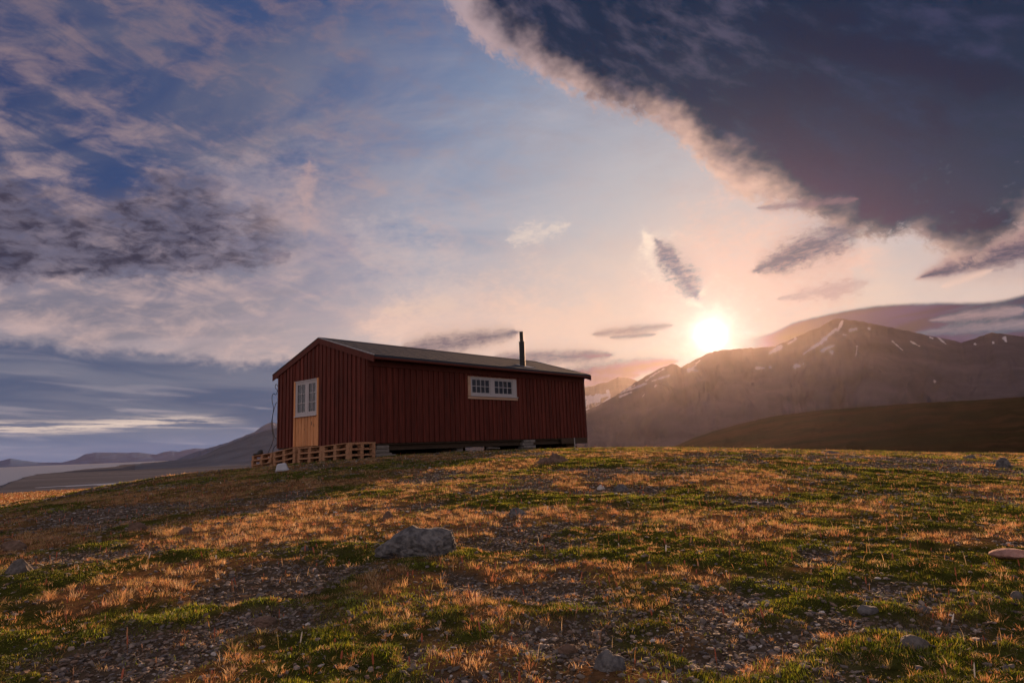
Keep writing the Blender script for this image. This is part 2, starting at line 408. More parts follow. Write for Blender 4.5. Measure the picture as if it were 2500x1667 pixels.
eln = wm('MULTIPLY', wm('ARCSINE', sx.outputs[2]), 57.29578)
def wtex(im, a0, a1, e0, e1):
    u = wm('DIVIDE', wm('SUBTRACT', azn, a0), a1-a0); v = wm('DIVIDE', wm('SUBTRACT', eln, e0), e1-e0)
    cb = W.nodes.new('ShaderNodeCombineXYZ'); WL(u, cb.inputs[0]); WL(v, cb.inputs[1])
    t = W.nodes.new('ShaderNodeTexImage'); t.image = im; t.extension = 'EXTEND'; t.interpolation = 'Linear'; WL(cb.outputs[0], t.inputs[0]); return t.outputs[0]
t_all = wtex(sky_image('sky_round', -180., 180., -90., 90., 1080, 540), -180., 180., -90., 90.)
t_fr = wtex(sky_image('sky_front', *FW, 1800, 860), *FW)
ina = wm('MULTIPLY', wm('LESS_THAN', wm('ABSOLUTE', azn), 51.), wm('MULTIPLY', wm('GREATER_THAN', eln, -2.5), wm('LESS_THAN', eln, 45.)))
mixn = W.nodes.new('ShaderNodeMix'); mixn.data_type = 'RGBA'; WL(ina, mixn.inputs[0]); WL(t_all, mixn.inputs[6]); WL(t_fr, mixn.inputs[7])
nish = W.nodes.new('ShaderNodeTexSky'); nish.sky_type = 'NISHITA'; nish.sun_disc = False
nish.sun_elevation = math.radians(SUN_EL); nish.sun_rotation = math.radians(SUN_AZ); nish.dust_density = .5
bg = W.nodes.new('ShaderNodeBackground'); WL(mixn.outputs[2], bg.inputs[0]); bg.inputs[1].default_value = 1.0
bg2 = W.nodes.new('ShaderNodeBackground'); WL(nish.outputs[0], bg2.inputs[0]); bg2.inputs[1].default_value = 0.0012
ad = W.nodes.new('ShaderNodeAddShader'); WL(bg.outputs[0], ad.inputs[0]); WL(bg2.outputs[0], ad.inputs[1])
wo = W.nodes.new('ShaderNodeOutputWorld'); WL(ad.outputs[0], wo.inputs[0])
world.cycles.sampling_method = 'MANUAL'; world.cycles.sample_map_resolution = 1024
# ------------------------------------------------------------------ ground
CP = [  # (x, y, z) of the hilltop, metres, eye at 0
 (0, .6, -.76), (-1.5, 2, -.76), (0, 2, -.745), (1.5, 2, -.74), (-2.6, 3.4, -.68), (0, 3.4, -.69), (2.6, 3.4, -.70), (-3.5, 4.9, -.63), (-3.1, 6, -.6), (0, 5.5, -.60), (4.2, 5.5, -.68),
 (-2.6, 7.5, -.56), (2, 8, -.50), (6, 8, -.64), (-1.85, 10, -.42), (-5.5, 9, -.58), (-8, 11, -.70), (-1.4, 11.3, -.36), (-.9, 13, -.27), (-.1, 15.5, -.185), (3.5, 14, -.27), (8, 14, -.56), (13, 17, -.83),
 (-3.65, 15.5, -.19), (-5.06, 16.8, -.24), (-7.45, 18.9, -.375), (-1.87, 19.1, -.15), (.73, 22., -.18), (2.1, 23.4, -.21), (-4, 20.5, -.2), (-1, 24, -.25), (-9, 20.5, -.62), (-10.2, 16.8, -.64), (-10.5, 13, -.82),
 (-9.7, 12.3, -.83), (-13, 16, -1.5), (-14, 12, -1.25), (-12, 9, -1.0), (-7, 5, -.85), (-5, 2, -.85), (5.9, 22.5, -.35), (10.6, 22, -.60), (16.9, 22, -.96), (5, 2, -.82), (9, 6, -.85), (16, 12, -1.1), (22, 20, -1.3),
 (-5, 27, -.8), (2, 29, -.7), (8, 29, -1.0), (16, 28, -1.5), (26, 26, -2.2), (-14, 24, -2.2), (-20, 18, -3.0), (-20, 8, -2.5), (0, 38, -3.2), (20, 38, -3.8), (-20, 34, -5), (-30, 22, -6), (36, 30, -4), (0, -8, -1.0), (-15, -6, -2.2), (15, -6, -1.4), (0, -30, -2.5), (30, 0, -2.2), (-34, 0, -5), (-25, -30, -5), (30, -30, -3), (0, 50, -7), (35, 48, -8), (-35, 45, -11), (50, 10, -5), (-50, 10, -12)]
CPa = np.array(CP, float)
def _k(d2): return np.sqrt(d2+2.5)
_A = _k(((CPa[:, None, :2]-CPa[None, :, :2])**2).sum(-1))
_w = np.linalg.solve(_A+np.eye(len(CPa))*1e-3, CPa[:, 2]+5)
def rbf(X, Y):
    o = np.zeros(X.shape); 
    for (x, y, z), w in zip(CPa, _w): o += w*_k((X-x)**2+(Y-y)**2)
    return o-5
def far_height(X, Y):
    r = np.hypot(X, Y); A = np.degrees(np.arctan2(X, Y))
    z = -28+fbm(X/90, Y/90, 4, 40)*1.6-.8+sstep(A, -20, 20)*sstep(r, 60, 400)*10
    # fjord bed, with the mud flats rising out of it
    rm = np.interp(A, FLA, FLR)
    n = (fbm(X/260, Y/900, 5, 60)-.5)
    shore = 850+n*60
    mud = sstep(r, shore+60+n*300, shore+130+n*500)*sstep(rm*(1+n*.6)-r, -60, 120)
    isl = sstep(fbm(X/700, Y/160, 4, 77), .56, .6)*.9*sstep(r, 2600, 1400)
    bed = -31+3.6*np.maximum(mud, isl)
    sea = sstep(r, shore-8, shore+25)*sstep(-2-A, 0, 10)
    return z*(1-sea)+bed*sea
FL = [((-150, 1190), 950), ((0, 1172), 1080), ((86, 1152), 2200), ((180, 1140), 3200), ((275, 1132), 4600), ((380, 1124), 8000), ((477, 1117), 16000), ((700, 1100), 30000)]
FLA = np.array([azel(*p)[0] for p, _ in FL]); FLR = np.array([float(q) for _, q in FL])
def base_height(X, Y):
    r = np.hypot(X, Y)
    t = sstep(r, 38, 190)
    z = rbf(np.clip(X, -60, 60), np.clip(Y, -60, 60))
    zf = far_height(X, Y)
    return z*(1-t)+zf*t
def hit(px, py, fn, ymin=1.0, ymax=45.):
    d = ray(px, py); d = d/d[1]
    ys = np.linspace(ymin, ymax, 3000)
    z = fn(d[0]*ys, ys); below = (d[2]*ys) < z
    i = int(np.argmax(below)) if below.any() else len(ys)-1
    return d[0]*ys[i], ys[i], float(z[i])
# patches of cover, placed on the ground (centre and half axes read off the photograph, then kept in metres)
GRAVEL = [(160,1360,190,30),(600,1300,150,22),(700,1430,150,32),(520,1560,130,50),(1170,1440,90,36),(2050,1550,430,48),(1965,1365,120,32),(2430,1325,90,34),(1420,1290,200,20),(1830,1235,140,18),(2080,1212,140,18),(1400,1445,150,34),(1610,1198,80,14),(1460,1150,90,12),(1300,1190,70,18),(2230,1455,130,18),(2300,1145,240,12),(2380,1470,130,20),(1050,1160,150,14),(950,1240,140,14),(80,1640,90,20),(1850,1115,200,6),(2200,1125,250,8),(1000,1620,60,30),(1330,1560,60,30),(480,1230,260,20),(300,1255,250,18)]
GREEN = [(1580,1360,200,44),(1690,1250,80,16),(2280,1400,220,52),(2400,1240,120,32),(2320,1165,140,12),(1890,1480,170,20),(2170,1475,120,26),(1450,1490,110,30),(1550,1540,50,26),(1640,1590,70,18),(1790,1640,130,26),(2150,1640,140,36),(2400,1655,120,26),(160,1440,150,38),(400,1490,250,32),(760,1620,150,42),(1180,1545,70,26),(80,1570,110,36),(240,1620,90,24),(550,1360,150,20),(1080,1420,90,26),(930,1370,70,22),(1240,1225,110,12),(1400,1130,90,8),(1700,1195,110,10),(1150,1130,120,8),(2150,1190,150,10),(2020,1290,150,18),(1240,1350,100,18),(1450,1120,80,5)]
DRY = [(700,1280,230,24),(220,1322,230,14),(830,1235,150,16),(570,1400,200,14),(1000,1470,120,30),(160,1490,160,14),(1040,1640,140,30),(1430,1390,190,18),(1450,1590,120,30),(1900,1270,120,12),(2200,1310,130,14),(1400,1190,60,10),(1830,1190,100,9),(2400,1500,110,10),(1230,1135,100,8),(1180,1170,110,10),(1980,1400,90,10),(700,1190,200,12),(350,1210,200,10),(1600,1110,120,4),(1250,1400,110,12),(1850,1600,120,14),(1100,1260,120,14),(30,1640,60,10),(2080,1240,90,8)]
def to_ground(L):
    o = []
    for cx, cy_, rx, ry in L:
        x, y, z = hit(cx, cy_, rbf); y0 = hit(cx, cy_+ry, rbf)[1]; y1 = hit(cx, max(cy_-ry, 1098), rbf)[1]
        o.append((x, y, rx/F*y, max((y1-y0)/2, .12)))
    return o
PG, PV, PD = to_ground(GRAVEL), to_ground(GREEN), to_ground(DRY)
def field(X, Y, P):
    o = np.zeros(X.shape)
    for x, y, a, b in P:
        o = np.maximum(o, np.exp(-((X-x)/a)**2*1.1-((Y-y)/b)**2*1.1))
    return o
def cover(X, Y):
    wx = X+(fbm(X*1.3, Y*1.3, 3, 5)-.5)*.9; wy = Y+(fbm(X*1.3+40, Y*1.3, 3, 6)-.5)*1.1
    n1 = fbm(X*1.5, Y*1.1, 5, 11, .6); n2 = fbm(X*1.4+9, Y*1.0+3, 5, 21, .6); n3 = fbm(X*1.5-7, Y*1.2, 5, 31, .6)
    near = sstep(np.hypot(X, Y), 40, 26)
    g = field(wx, wy, PG)*.85*near+(n1-.5)*1.9+.08; v = field(wx, wy, PV)*.95*near+(n2-.5)*1.9+.31; d = field(wx, wy, PD)*.8*near+(n3-.5)*1.9+.24
    m = np.maximum(np.maximum(g, v), d)
    k = 8.
    eg, ev, ed = np.exp(k*(g-m)), np.exp(k*(v-m)), np.exp(k*(d-m)); s = eg+ev+ed
    return eg/s, ev/s, ed/s
def height(X, Y, cov=None):
    z = base_height(X, Y)
    r = np.hypot(X, Y); f = sstep(r, 60, 35)
    G, V, D = cov if cov is not None else cover(X, Y)
    hum = (fbm(X*.7, Y*.7, 3, 51)-.5)*.03*sstep(r, 1.5, 6)+(fbm(X*2.3, Y*2.3, 3, 52)-.5)*.028
    moss = V*(.008+.018*sstep(fbm(X*3.1, Y*3.1, 3, 53), .35, .75))+D*.018+V*.014*sstep(fbm(X*6, Y*6, 3, 23), .38, .62)
    sm_ = (fbm(X*14, Y*14, 3, 54)-.5)*.014*(G*1.2+.5)+(fbm(X*5, Y*5, 3, 55)-.5)*.02*G
    return z+(hum+moss+sm_)*f
# ground sheet: rings around the viewpoint, fine in front, one sheet out to the horizon
rr = np.concatenate([np.exp(np.arange(math.log(1.0), math.log(34), .0055)), np.exp(np.arange(math.log(34), math.log(17000), .022))])
aa = np.radians(np.concatenate([np.arange(-180, -66, 3.), np.arange(-66, -46, .4), np.arange(-46, 46, .2), np.arange(46, 66, .4), np.arange(66, 180.1, 3.)]))
RR, AA = np.meshgrid(rr, aa, indexing='ij')
GX, GY = RR*np.sin(AA), RR*np.cos(AA)
cov = cover(GX, GY)
GZ = height(GX, GY, cov)
A3 = lambda *c: np.array(c)
gcol = cov[0][..., None]*A3(.085, .062, .045)+cov[1][..., None]*A3(.045, .048, .010)+cov[2][..., None]*A3(.130, .068, .032)
speck = fbm(GX*22, GY*22, 3, 71)[..., None]
gcol = gcol*(.55+.9*speck)
# far land cover
r_ = RR[..., None]; tfar = sstep(RR, 30, 60)[..., None]
plain = A3(.34, .13, .045)*(.6+.8*fbm(GX/14, GY/30, 4, 81)[..., None])
hillc = A3(.13, .07, .03)
mudc = A3(.095, .10, .125)*(.6+.8*fbm(GX/400, GY/90, 5, 83)[..., None])
fc = np.where(r_ < 120, hillc, plain)
sea_ = (sstep(RR, 800, 860)*sstep(-2-np.degrees(AA), 0, 10))[..., None]
fc = fc*(1-sea_)+mudc*sea_
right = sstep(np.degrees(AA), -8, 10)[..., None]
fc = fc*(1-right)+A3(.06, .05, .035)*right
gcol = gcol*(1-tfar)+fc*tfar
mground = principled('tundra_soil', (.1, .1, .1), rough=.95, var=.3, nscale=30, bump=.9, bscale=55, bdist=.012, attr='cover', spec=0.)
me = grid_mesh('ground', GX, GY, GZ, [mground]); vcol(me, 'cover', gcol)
tag(obj('ground', me), kind='structure')
# water sheet of the fjord
def disc(name, R, z, a0, a1, mat):
    a_ = np.radians(np.arange(a0, a1+.1, 2.)); r2 = np.array([300., 800, 1500, 3000, 6000, 11000, 17500])
    r2, a2 = np.meshgrid(r2, a_, indexing='ij'); me = grid_mesh(name, r2*np.sin(a2), r2*np.cos(a2), np.full(r2.shape, z), [mat])
    return obj(name, me)
mw, nt = newmat('fjord_water'); L = nt.links.new
out = N(nt, 'ShaderNodeOutputMaterial'); p = N(nt, 'ShaderNodeBsdfPrincipled'); p.inputs['Base Color'].default_value = (.16, .19, .25, 1); p.inputs['Roughness'].default_value = .3; p.inputs['IOR'].default_value = 1.33
tcg = N(nt, 'ShaderNodeTexCoord'); nb = N(nt, 'ShaderNodeTexNoise', Scale=.05, Detail=6); L(tcg.outputs['Object'], nb.inputs['Vector'])
bb_ = N(nt, 'ShaderNodeBump', Strength=.4, Distance=1.0); L(nb.outputs[0], bb_.inputs['Height']); L(bb_.outputs[0], p.inputs['Normal']); L(p.outputs[0], out.inputs[0])
tag(disc('water', 17500, -28.6, -120, 0, mw), kind='structure')

# ------------------------------------------------------------------ mountains
mmount = principled('mountain_rock', (.1, .1, .1), rough=.95, var=.22, nscale=.006, attr='cover', spec=0., bump=.25, bscale=.02, bdist=5.)
def ridge(name, pts, R, R0, zb, colf, amp=.16, gul=9., p=1.5, back=1.5, nr=150, daz=.09, az_ext=None, seed=0, snow=(), snowc=(.42, .42, .5), micro=.0035, vs=1.):
    P = np.array([azel(*q) for q in pts]); a0, a1 = P[0, 0], P[-1, 0]
    A = np.arange(a0, a1, daz); E = np.interp(A, P[:, 0], P[:, 1])
    E = E+(fbm(A*3.3, A*0+seed, 4, seed)-.5)*micro*57*1.2
    Rm = R(A) if callable(R) else np.full(A.shape, float(R))
    zr = Rm*np.tan(np.radians(E))
    s = np.linspace(0, 1, nr)[:, None]; AA_ = np.broadcast_to(A, (nr, len(A)))
    Rf = R0+(Rm-R0)*s
    H = zr-zb
    wob = fbm(AA_*.25+seed, s*2.+seed, 3, seed+9)-.5
    rid = 1-np.abs(2*fbm(AA_*gul/10+wob*2.2, s*1.6*vs+seed, 5, seed+3)-1)
    env = s*(1-s)*4*(1-s)**.3
    Z = zb+H*s**p+(rid-.72)*amp*H*env*1.6+(fbm(AA_*2.2, s*9, 4, seed+5)-.5)*amp*H*.10*np.minimum(env*1.5, 1)
    sb = np.linspace(0, 1, 30)[1:, None]
    Rb = Rm+sb*Rm*(back-1); Zb = zr-(zr-zb)*(1-(1-sb)**1.6)
    X = np.concatenate([Rf*np.sin(np.radians(A)), Rb*np.sin(np.radians(A))]); Y = np.concatenate([Rf*np.cos(np.radians(A)), Rb*np.cos(np.radians(A))]); Z = np.concatenate([Z, Zb])
    S_ = np.concatenate([np.broadcast_to(s, Rf.shape), np.ones(Rb.shape)])
    c = colf(X, Y, Z, S_)
    if len(snow):
        px, py = project(np.stack([X, Y, Z], -1)); m = np.zeros(px.shape)
        nn = (fbm(px/9, py/9, 4, 3)-.5)
        for q in snow:
            x0, y0, x1, y1, w0, w1 = q
            L2 = max((x1-x0)**2+(y1-y0)**2, 1e-6); t = np.clip(((px-x0)*(x1-x0)+(py-y0)*(y1-y0))/L2, 0, 1)
            d = np.hypot(px-x0-t*(x1-x0), py-y0-t*(y1-y0))/(w0+(w1-w0)*t)+nn*2.0
            m = np.maximum(m, sstep(d, 1.15, .75))
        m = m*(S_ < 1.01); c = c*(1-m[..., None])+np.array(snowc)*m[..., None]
    me = grid_mesh(name, X, Y, Z, [mmount]); vcol(me, 'cover', c)
    return tag(obj(name, me), kind='structure')
def rock(c0, c1, sc_=300., seed=0):
    def f(X, Y, Z, S_):
        n = fbm(X/sc_, (Y+Z*2)/sc_, 5, seed)[..., None]; n2 = fbm(X/sc_*5, Z/sc_*7, 4, seed+4)[..., None]
        return (np.array(c0)*(1-n)+np.array(c1)*n)*(.8+.4*n2)
    return f
Z3 = lambda x, y: (1400+x*.4677, 700+y*.4677)
SN = []
def sn(x0, y0, x1, y1, w0, w1=None): SN.append((*Z3(x0, y0), *Z3(x1, y1), w0*.4677, (w1 if w1 is not None else w0)*.4677))
sn(1405, 180, 1380, 225, 5, 7); sn(1370, 220, 1290, 290, 9, 12); sn(1290, 290, 1200, 352, 9, 4); sn(1445, 228, 1475, 220, 10, 7); sn(1360, 305, 1300, 332, 5, 9); sn(1345, 340, 1350, 352, 9, 5)
sn(1160, 275, 1120, 297, 9, 4); sn(1075, 315, 1025, 348, 14, 5); sn(1160, 415, 1180, 412, 11, 8); sn(1200, 400, 1200, 402, 6); sn(955, 425, 995, 424, 6, 4); sn(1025, 418, 1030, 420, 7)
sn(1665, 285, 1720, 332, 4, 3); sn(1760, 285, 1805, 310, 4, 3); sn(1900, 262, 1945, 300, 5, 3); sn(1540, 216, 1545, 218, 5); sn(2250, 268, 2258, 285, 8, 5); sn(1886, 490, 1886, 492, 6); sn(2190, 290, 2192, 296, 4); sn(1480, 310, 1475, 360, 3, 2); sn(1410, 250, 1425, 252, 5, 3); sn(1860, 264, 1875, 270, 4); sn(2095, 298, 2100, 302, 4)
sn(600, 430, 650, 440, 6, 3)
main = [(1180, 1062), (1300, 1020), (1428, 1004), (1500, 968), (1548, 935), (1580, 916), (1610, 899), (1641, 888), (1650, 890), (1662, 897), (1699, 876), (1730, 862), (1762, 854), (1810, 851), (1860, 848), (1885, 846), (1925, 831), (1950, 820), (2004, 797), (2030, 781), (2048, 777), (2070, 781), (2092, 782), (2120, 789), (2148, 794), (2209, 806), (2280, 822), (2349, 836), (2375, 828), (2420, 811), (2462, 817), (2500, 822), (2600, 835), (2760, 880), (2900, 940), (3100, 1000)]
ridge('mountain_range', main, lambda A: 2600-np.abs(A-24)*4, 900, -20, rock((.052, .047, .066), (.105, .092, .115), 260, 3), amp=.13, gul=3.2, p=1.55, nr=230, daz=.06, seed=3, snow=SN, micro=.0022)
G2 = []
def s2(*a): G2.append((*Z3(a[0], a[1]), *Z3(a[2], a[3]), a[4]*.4677, a[5]*.4677))
s2(40, 610, 130, 590, 26, 16); s2(40, 640, 80, 640, 14, 8); s2(60, 580, 190, 565, 14, 6); s2(180, 545, 190, 575, 7, 5); s2(190, 580, 110, 630, 5, 3)
ridge('mountain', [(1280, 1000), (1380, 965), (1428, 946), (1450, 940), (1482, 932), (1510, 920), (1530, 921), (1554, 928), (1575, 936), (1620, 960), (1700, 1010)], 3900, 3000, -10, rock((.12, .10, .10), (.18, .15, .14), 300, 5), amp=.1, gul=8, p=1.2, nr=140, daz=.05, seed=5, snow=G2, micro=.002)
SL = []
s3 = lambda *a: SL.append((*Z3(a[0], a[1]), *Z3(a[2], a[3]), a[4]*.4677, a[5]*.4677))
s3(430, 450, 380, 490, 6, 5); s3(470, 430, 400, 470, 4, 3); s3(500, 462, 410, 492, 6, 3); s3(380, 505, 250, 552, 5, 5); s3(300, 550, 240, 575, 5, 5); s3(370, 560, 362, 572, 4, 2); s3(430, 515, 425, 522, 5, 3); s3(320, 515, 200, 560, 3, 3); s3(640, 410, 600, 440, 4, 6); s3(660, 385, 640, 400, 4, 3)
# the snow of the near shoulder goes onto the main range as well
mr = [o for o in COL.objects if o.name == 'mountain_range'][0]
def add_snow(o, segs):
    me = o.data; n = len(me.vertices); co = np.empty(n*3, np.float32); me.vertices.foreach_get('co', co); co = co.reshape(-1, 3)
    px, py = project(co); c = np.empty(n*4, np.float32); at = me.attributes['cover']; at.data.foreach_get('color', c); c = c.reshape(-1, 4)
    nn = (fbm(px/7, py/7, 4, 3)-.5); m = np.zeros(n)
    for x0, y0, x1, y1, w0, w1 in segs:
        L2 = max((x1-x0)**2+(y1-y0)**2, 1e-6); t = np.clip(((px-x0)*(x1-x0)+(py-y0)*(y1-y0))/L2, 0, 1)
        m = np.maximum(m, sstep(np.hypot(px-x0-t*(x1-x0), py-y0-t*(y1-y0))/(w0+(w1-w0)*t)+nn*2.0, 1.15, .75))
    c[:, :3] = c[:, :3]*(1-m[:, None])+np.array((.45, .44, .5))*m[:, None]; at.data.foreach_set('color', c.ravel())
add_snow(mr, SL)
ridge('mountain', [(330, 1133), (392, 1127), (477, 1117), (500, 1109), (536, 1092), (582, 1074), (627, 1057), (673, 1045), (740, 1026), (850, 1010), (1000, 1010), (1180, 1040), (1330, 1075)], 3300, 2100, -29, rock((.085, .10, .14), (.12, .135, .175), 300, 8), amp=.08, gul=5, p=1.15, nr=110, daz=.08, seed=8, micro=.001)  # slope colour tinted blue to stand in for distance haze
ridge('mountain', [(430, 1121), (450, 1113), (480, 1102), (520, 1091), (535, 1085), (557, 1079), (590, 1066), (605, 1060), (624, 1052), (643, 1039), (655, 1033), (663, 1031), (676, 1034), (740, 1060), (860, 1095)], 7600, 6000, -29, rock((.06, .10, .19), (.08, .12, .21), 300, 9), amp=.1, gul=9, p=1.1, nr=70, daz=.06, seed=9, snow=[(668, 1034, 671, 1038, 1.2, 1.)], micro=.002)  # bluish distance haze painted into the slope colour
ridge('mountain_range', [(-60, 1130), (0, 1125), (25, 1119), (45, 1122), (90, 1128), (150, 1129), (184, 1121), (208, 1108), (235, 1104), (300, 1105), (337, 1104), (380, 1109), (400, 1103), (419, 1100), (436, 1102), (450, 1098), (477, 1094), (505, 1095), (540, 1100), (600, 1112)], 14500, 13200, -29, rock((.06, .12, .27), (.07, .14, .30), 500, 12), amp=.08, gul=9, p=.8, nr=40, daz=.08, seed=12, micro=.0006)  # farthest slopes: haze blue is put into their colour
# dark moor rising on the right behind the hilltop, two folds
mmoor = mmount
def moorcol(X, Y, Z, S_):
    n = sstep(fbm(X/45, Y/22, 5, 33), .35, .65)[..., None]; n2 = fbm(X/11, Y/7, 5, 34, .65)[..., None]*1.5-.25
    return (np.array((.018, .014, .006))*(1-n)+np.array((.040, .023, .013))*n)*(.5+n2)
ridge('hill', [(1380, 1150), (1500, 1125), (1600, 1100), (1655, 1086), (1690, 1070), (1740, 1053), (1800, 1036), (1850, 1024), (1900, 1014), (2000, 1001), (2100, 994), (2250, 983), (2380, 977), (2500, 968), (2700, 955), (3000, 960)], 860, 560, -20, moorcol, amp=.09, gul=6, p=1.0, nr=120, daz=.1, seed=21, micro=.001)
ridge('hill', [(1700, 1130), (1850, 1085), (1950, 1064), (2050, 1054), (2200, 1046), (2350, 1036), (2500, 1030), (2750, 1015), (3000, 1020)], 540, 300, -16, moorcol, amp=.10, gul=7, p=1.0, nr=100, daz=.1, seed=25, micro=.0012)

# ------------------------------------------------------------------ haze
HZ = MB(); HZ.box(-18500, 18500, -6000, 18500, -40, 428)
mh, nt = newmat('haze_air'); out = N(nt, 'ShaderNodeOutputMaterial'); pv = N(nt, 'ShaderNodeVolumePrincipled')
pv.inputs['Color'].default_value = (1., .86, .86, 1); pv.inputs['Density'].default_value = HAZE_D; pv.inputs['Anisotropy'].default_value = HAZE_G
nt.links.new(pv.outputs[0], out.inputs['Volume'])
tag(HZ.build('haze', mh), kind='stuff')
# ------------------------------------------------------------------ hut
HP = (-3.8669, 16.9028, .2049); YAW = .8409; HW, HL, HH, OV, RH = 4.698, 9.753, 2.3, .335, 3.124
TS = (RH-HH)/(HW/2+OV)                    # roof slope
def zroof(y): return HH+(y+OV)*TS if y < HW/2 else HH+(HW-y+OV)*TS
m_red = principled('red_boards', (.128, .026, .018), rough=.75, var=.38, scale=(7, 7, .6), nscale=1.6, bump=.35, bscale=9, bdist=.004, col2=(.088, .020, .014), spec=.25, island=.17)
m_redtrim = principled('red_trim', (.105, .024, .017), rough=.7, var=.25, scale=(3, 3, 3), nscale=2, spec=.25)
m_pine = principled('new_pine', (.64, .30, .13), rough=.6, island=.12, var=.25, scale=(16, 16, 1.1), nscale=1.6, bump=.2, bscale=6, bdist=.002, col2=(.54, .23, .09), spec=.3)
m_white = principled('white_paint', (.47, .45, .48), rough=.5, var=.06, nscale=6)
m_roof = principled('roofing_felt', (.050, .060, .082), rough=.95, var=.5, scale=(1, 1, 1), nscale=60, bump=.5, bscale=90, bdist=.004, spec=.1)
m_pipe = principled('black_steel', (.018, .017, .018), rough=.55, var=.2, nscale=8)
m_flash = principled('grey_flashing', (.30, .30, .32), rough=.45, var=.15, nscale=8, metallic=.4)
m_beam = principled('dark_timber', (.055, .035, .022), rough=.9, var=.4, scale=(1, 1, 6), nscale=5, bump=.3, bscale=20)
m_grey = principled('weathered_timber', (.19, .165, .15), rough=.9, var=.35, scale=(1.5, 9, 9), nscale=4, bump=.4, bscale=20, bdist=.004)
m_conc = principled('stone_block', (.20, .18, .17), rough=.95, var=.35, nscale=9, bump=.6, bscale=30, bdist=.01)
m_dark = principled('interior_dark', (.035, .028, .025), rough=1, var=.2, nscale=3)
m_cable = principled('black_cable', (.006, .006, .007), rough=.95, var=.1)
m_plastic = principled('white_plastic', (.45, .47, .53), rough=.6, var=.12, nscale=7)
mg, nt = newmat('window_glass'); out = N(nt, 'ShaderNodeOutputMaterial'); tr = N(nt, 'ShaderNodeBsdfTransparent'); gl = N(nt, 'ShaderNodeBsdfGlossy', Roughness=.02); gl.inputs['Color'].default_value = (.9, .9, .95, 1)
fr = N(nt, 'ShaderNodeFresnel', IOR=1.75); mxs = N(nt, 'ShaderNodeMixShader'); nt.links.new(fr.outputs[0], mxs.inputs[0]); nt.links.new(tr.outputs[0], mxs.inputs[1]); nt.links.new(gl.outputs[0], mxs.inputs[2]); nt.links.new(mxs.outputs[0], out.inputs[0])

hut = empty('hut', HP, YAW)
tag(hut, 'dark red wooden hut with grey felt roof and black stovepipe, raised on blocks', 'hut')
PIT, OB = .206, .125                      # pitch and width of the over-boards
# --- walls: inner skin with openings, and over-boards on top; local frame x = long side, y = gable
DO = (2.353, 3.721, .006, 1.958)          # doorway opening on the gable (y0, y1, z0, z1)
WO = (3.655, 5.905, 1.30, 1.965)          # long-side window opening (x0, x1, z0, z1)
BO = (1.12, 2.3, 1.12, 1.86)               # rear window
def skin(mb, ax, t0, t1, span, op, top):
    """ax 'x': wall in the plane x=const (runs along y). top(u) gives the height"""
    a, b = span
    def put(u0, u1, z0f, z1f):
        poly = [(u0, z0f), (u1, z0f), (u1, z1f if z1f is not None else top(u1)), (u0, z1f if z1f is not None else top(u0))]
        mb.prism(poly, ax, t0, t1)
    cuts = [a]
    if op: cuts += [op[0], op[1]]
    if ax == 'x': cuts += [HW/2]
    cuts = sorted(set(cuts+[b]))
    for u0, u1 in zip(cuts[:-1], cuts[1:]):
        if op and u0 >= op[0]-1e-6 and u1 <= op[1]+1e-6:
            if op[2] > .05: put(u0, u1, 0, op[2])
            put(u0, u1, op[3], None)
        else: put(u0, u1, 0, None)
def boards(mb, ax, t0, t1, span, op, top, zbot=0.):
    a, b = span; u = a+.02; r = random.Random(3)
    while u < b-.05:
        w = OB+r.uniform(-.012, .016); u0, u1 = u, min(u+w, b-.005); zb = zbot-r.uniform(0, .006); c = r.uniform(.0, .004)
        tt0, tt1 = (t0, t1+c) if t1 > t0 else (t0, t1-c)
        segs = [(zb, None)]
        if op and u1 > op[0]-.0 and u0 < op[1]:
            if u0 < op[0]: 
                if u1-op[0] > .02: u1 = op[0]-.004
            elif u1 > op[1]: u0 = op[1]+.004
            if u1 > op[0]+.001 and u0 < op[1]-.001: segs = ([(zb, op[2]-.004)] if op[2] > .1 else [])+[(op[3]+.004, None)]
        for z0, z1 in segs:
            if u1-u0 < .02: continue
            if z1 is None:
                poly = [(u0, z0), (u1, z0), (u1, top(u1))]+([(HW/2, top(HW/2))] if ax == 'x' and u0 < HW/2 < u1 else [])+[(u0, top(u0))]
            else: poly = [(u0, z0), (u1, z0), (u1, z1), (u0, z1)]
            mb.prism(poly, ax, tt0, tt1)
        u += PIT+r.uniform(-.022, .022)
rake = lambda y: zroof(y)-.045
eave = lambda x: zroof(0)-.03
T = .024
gw = MB(); skin(gw, 'x', .0, .09, (0.012, HW-.012), DO, rake); boards(gw, 'x', 0.0, -T, (.07, HW-.04), DO, lambda y: rake(y)-.05, -.0)
gw.build('wall', m_red, hut)
lw = MB(); skin(lw, 'y', .0, .09, (.095, HL-.095), WO, eave); boards(lw, 'y', 0.0, -T, (.17, HL-.04), WO, lambda x: eave(x)-.02)
lw.build('wall', m_red, hut)
bw = MB(); skin(bw, 'x', HL-.09, HL, (.012, HW-.012), None, rake); boards(bw, 'x', HL, HL+T, (.07, HW-.04), None, lambda y: rake(y)-.05)
bw.build('wall', m_red, hut)
rw = MB(); skin(rw, 'y', HW-.09, HW, (.095, HL-.095), BO, eave); boards(rw, 'y', HW, HW+T, (.17, HL-.04), BO, lambda x: eave(x)-.02)
rw.build('wall', m_red, hut)
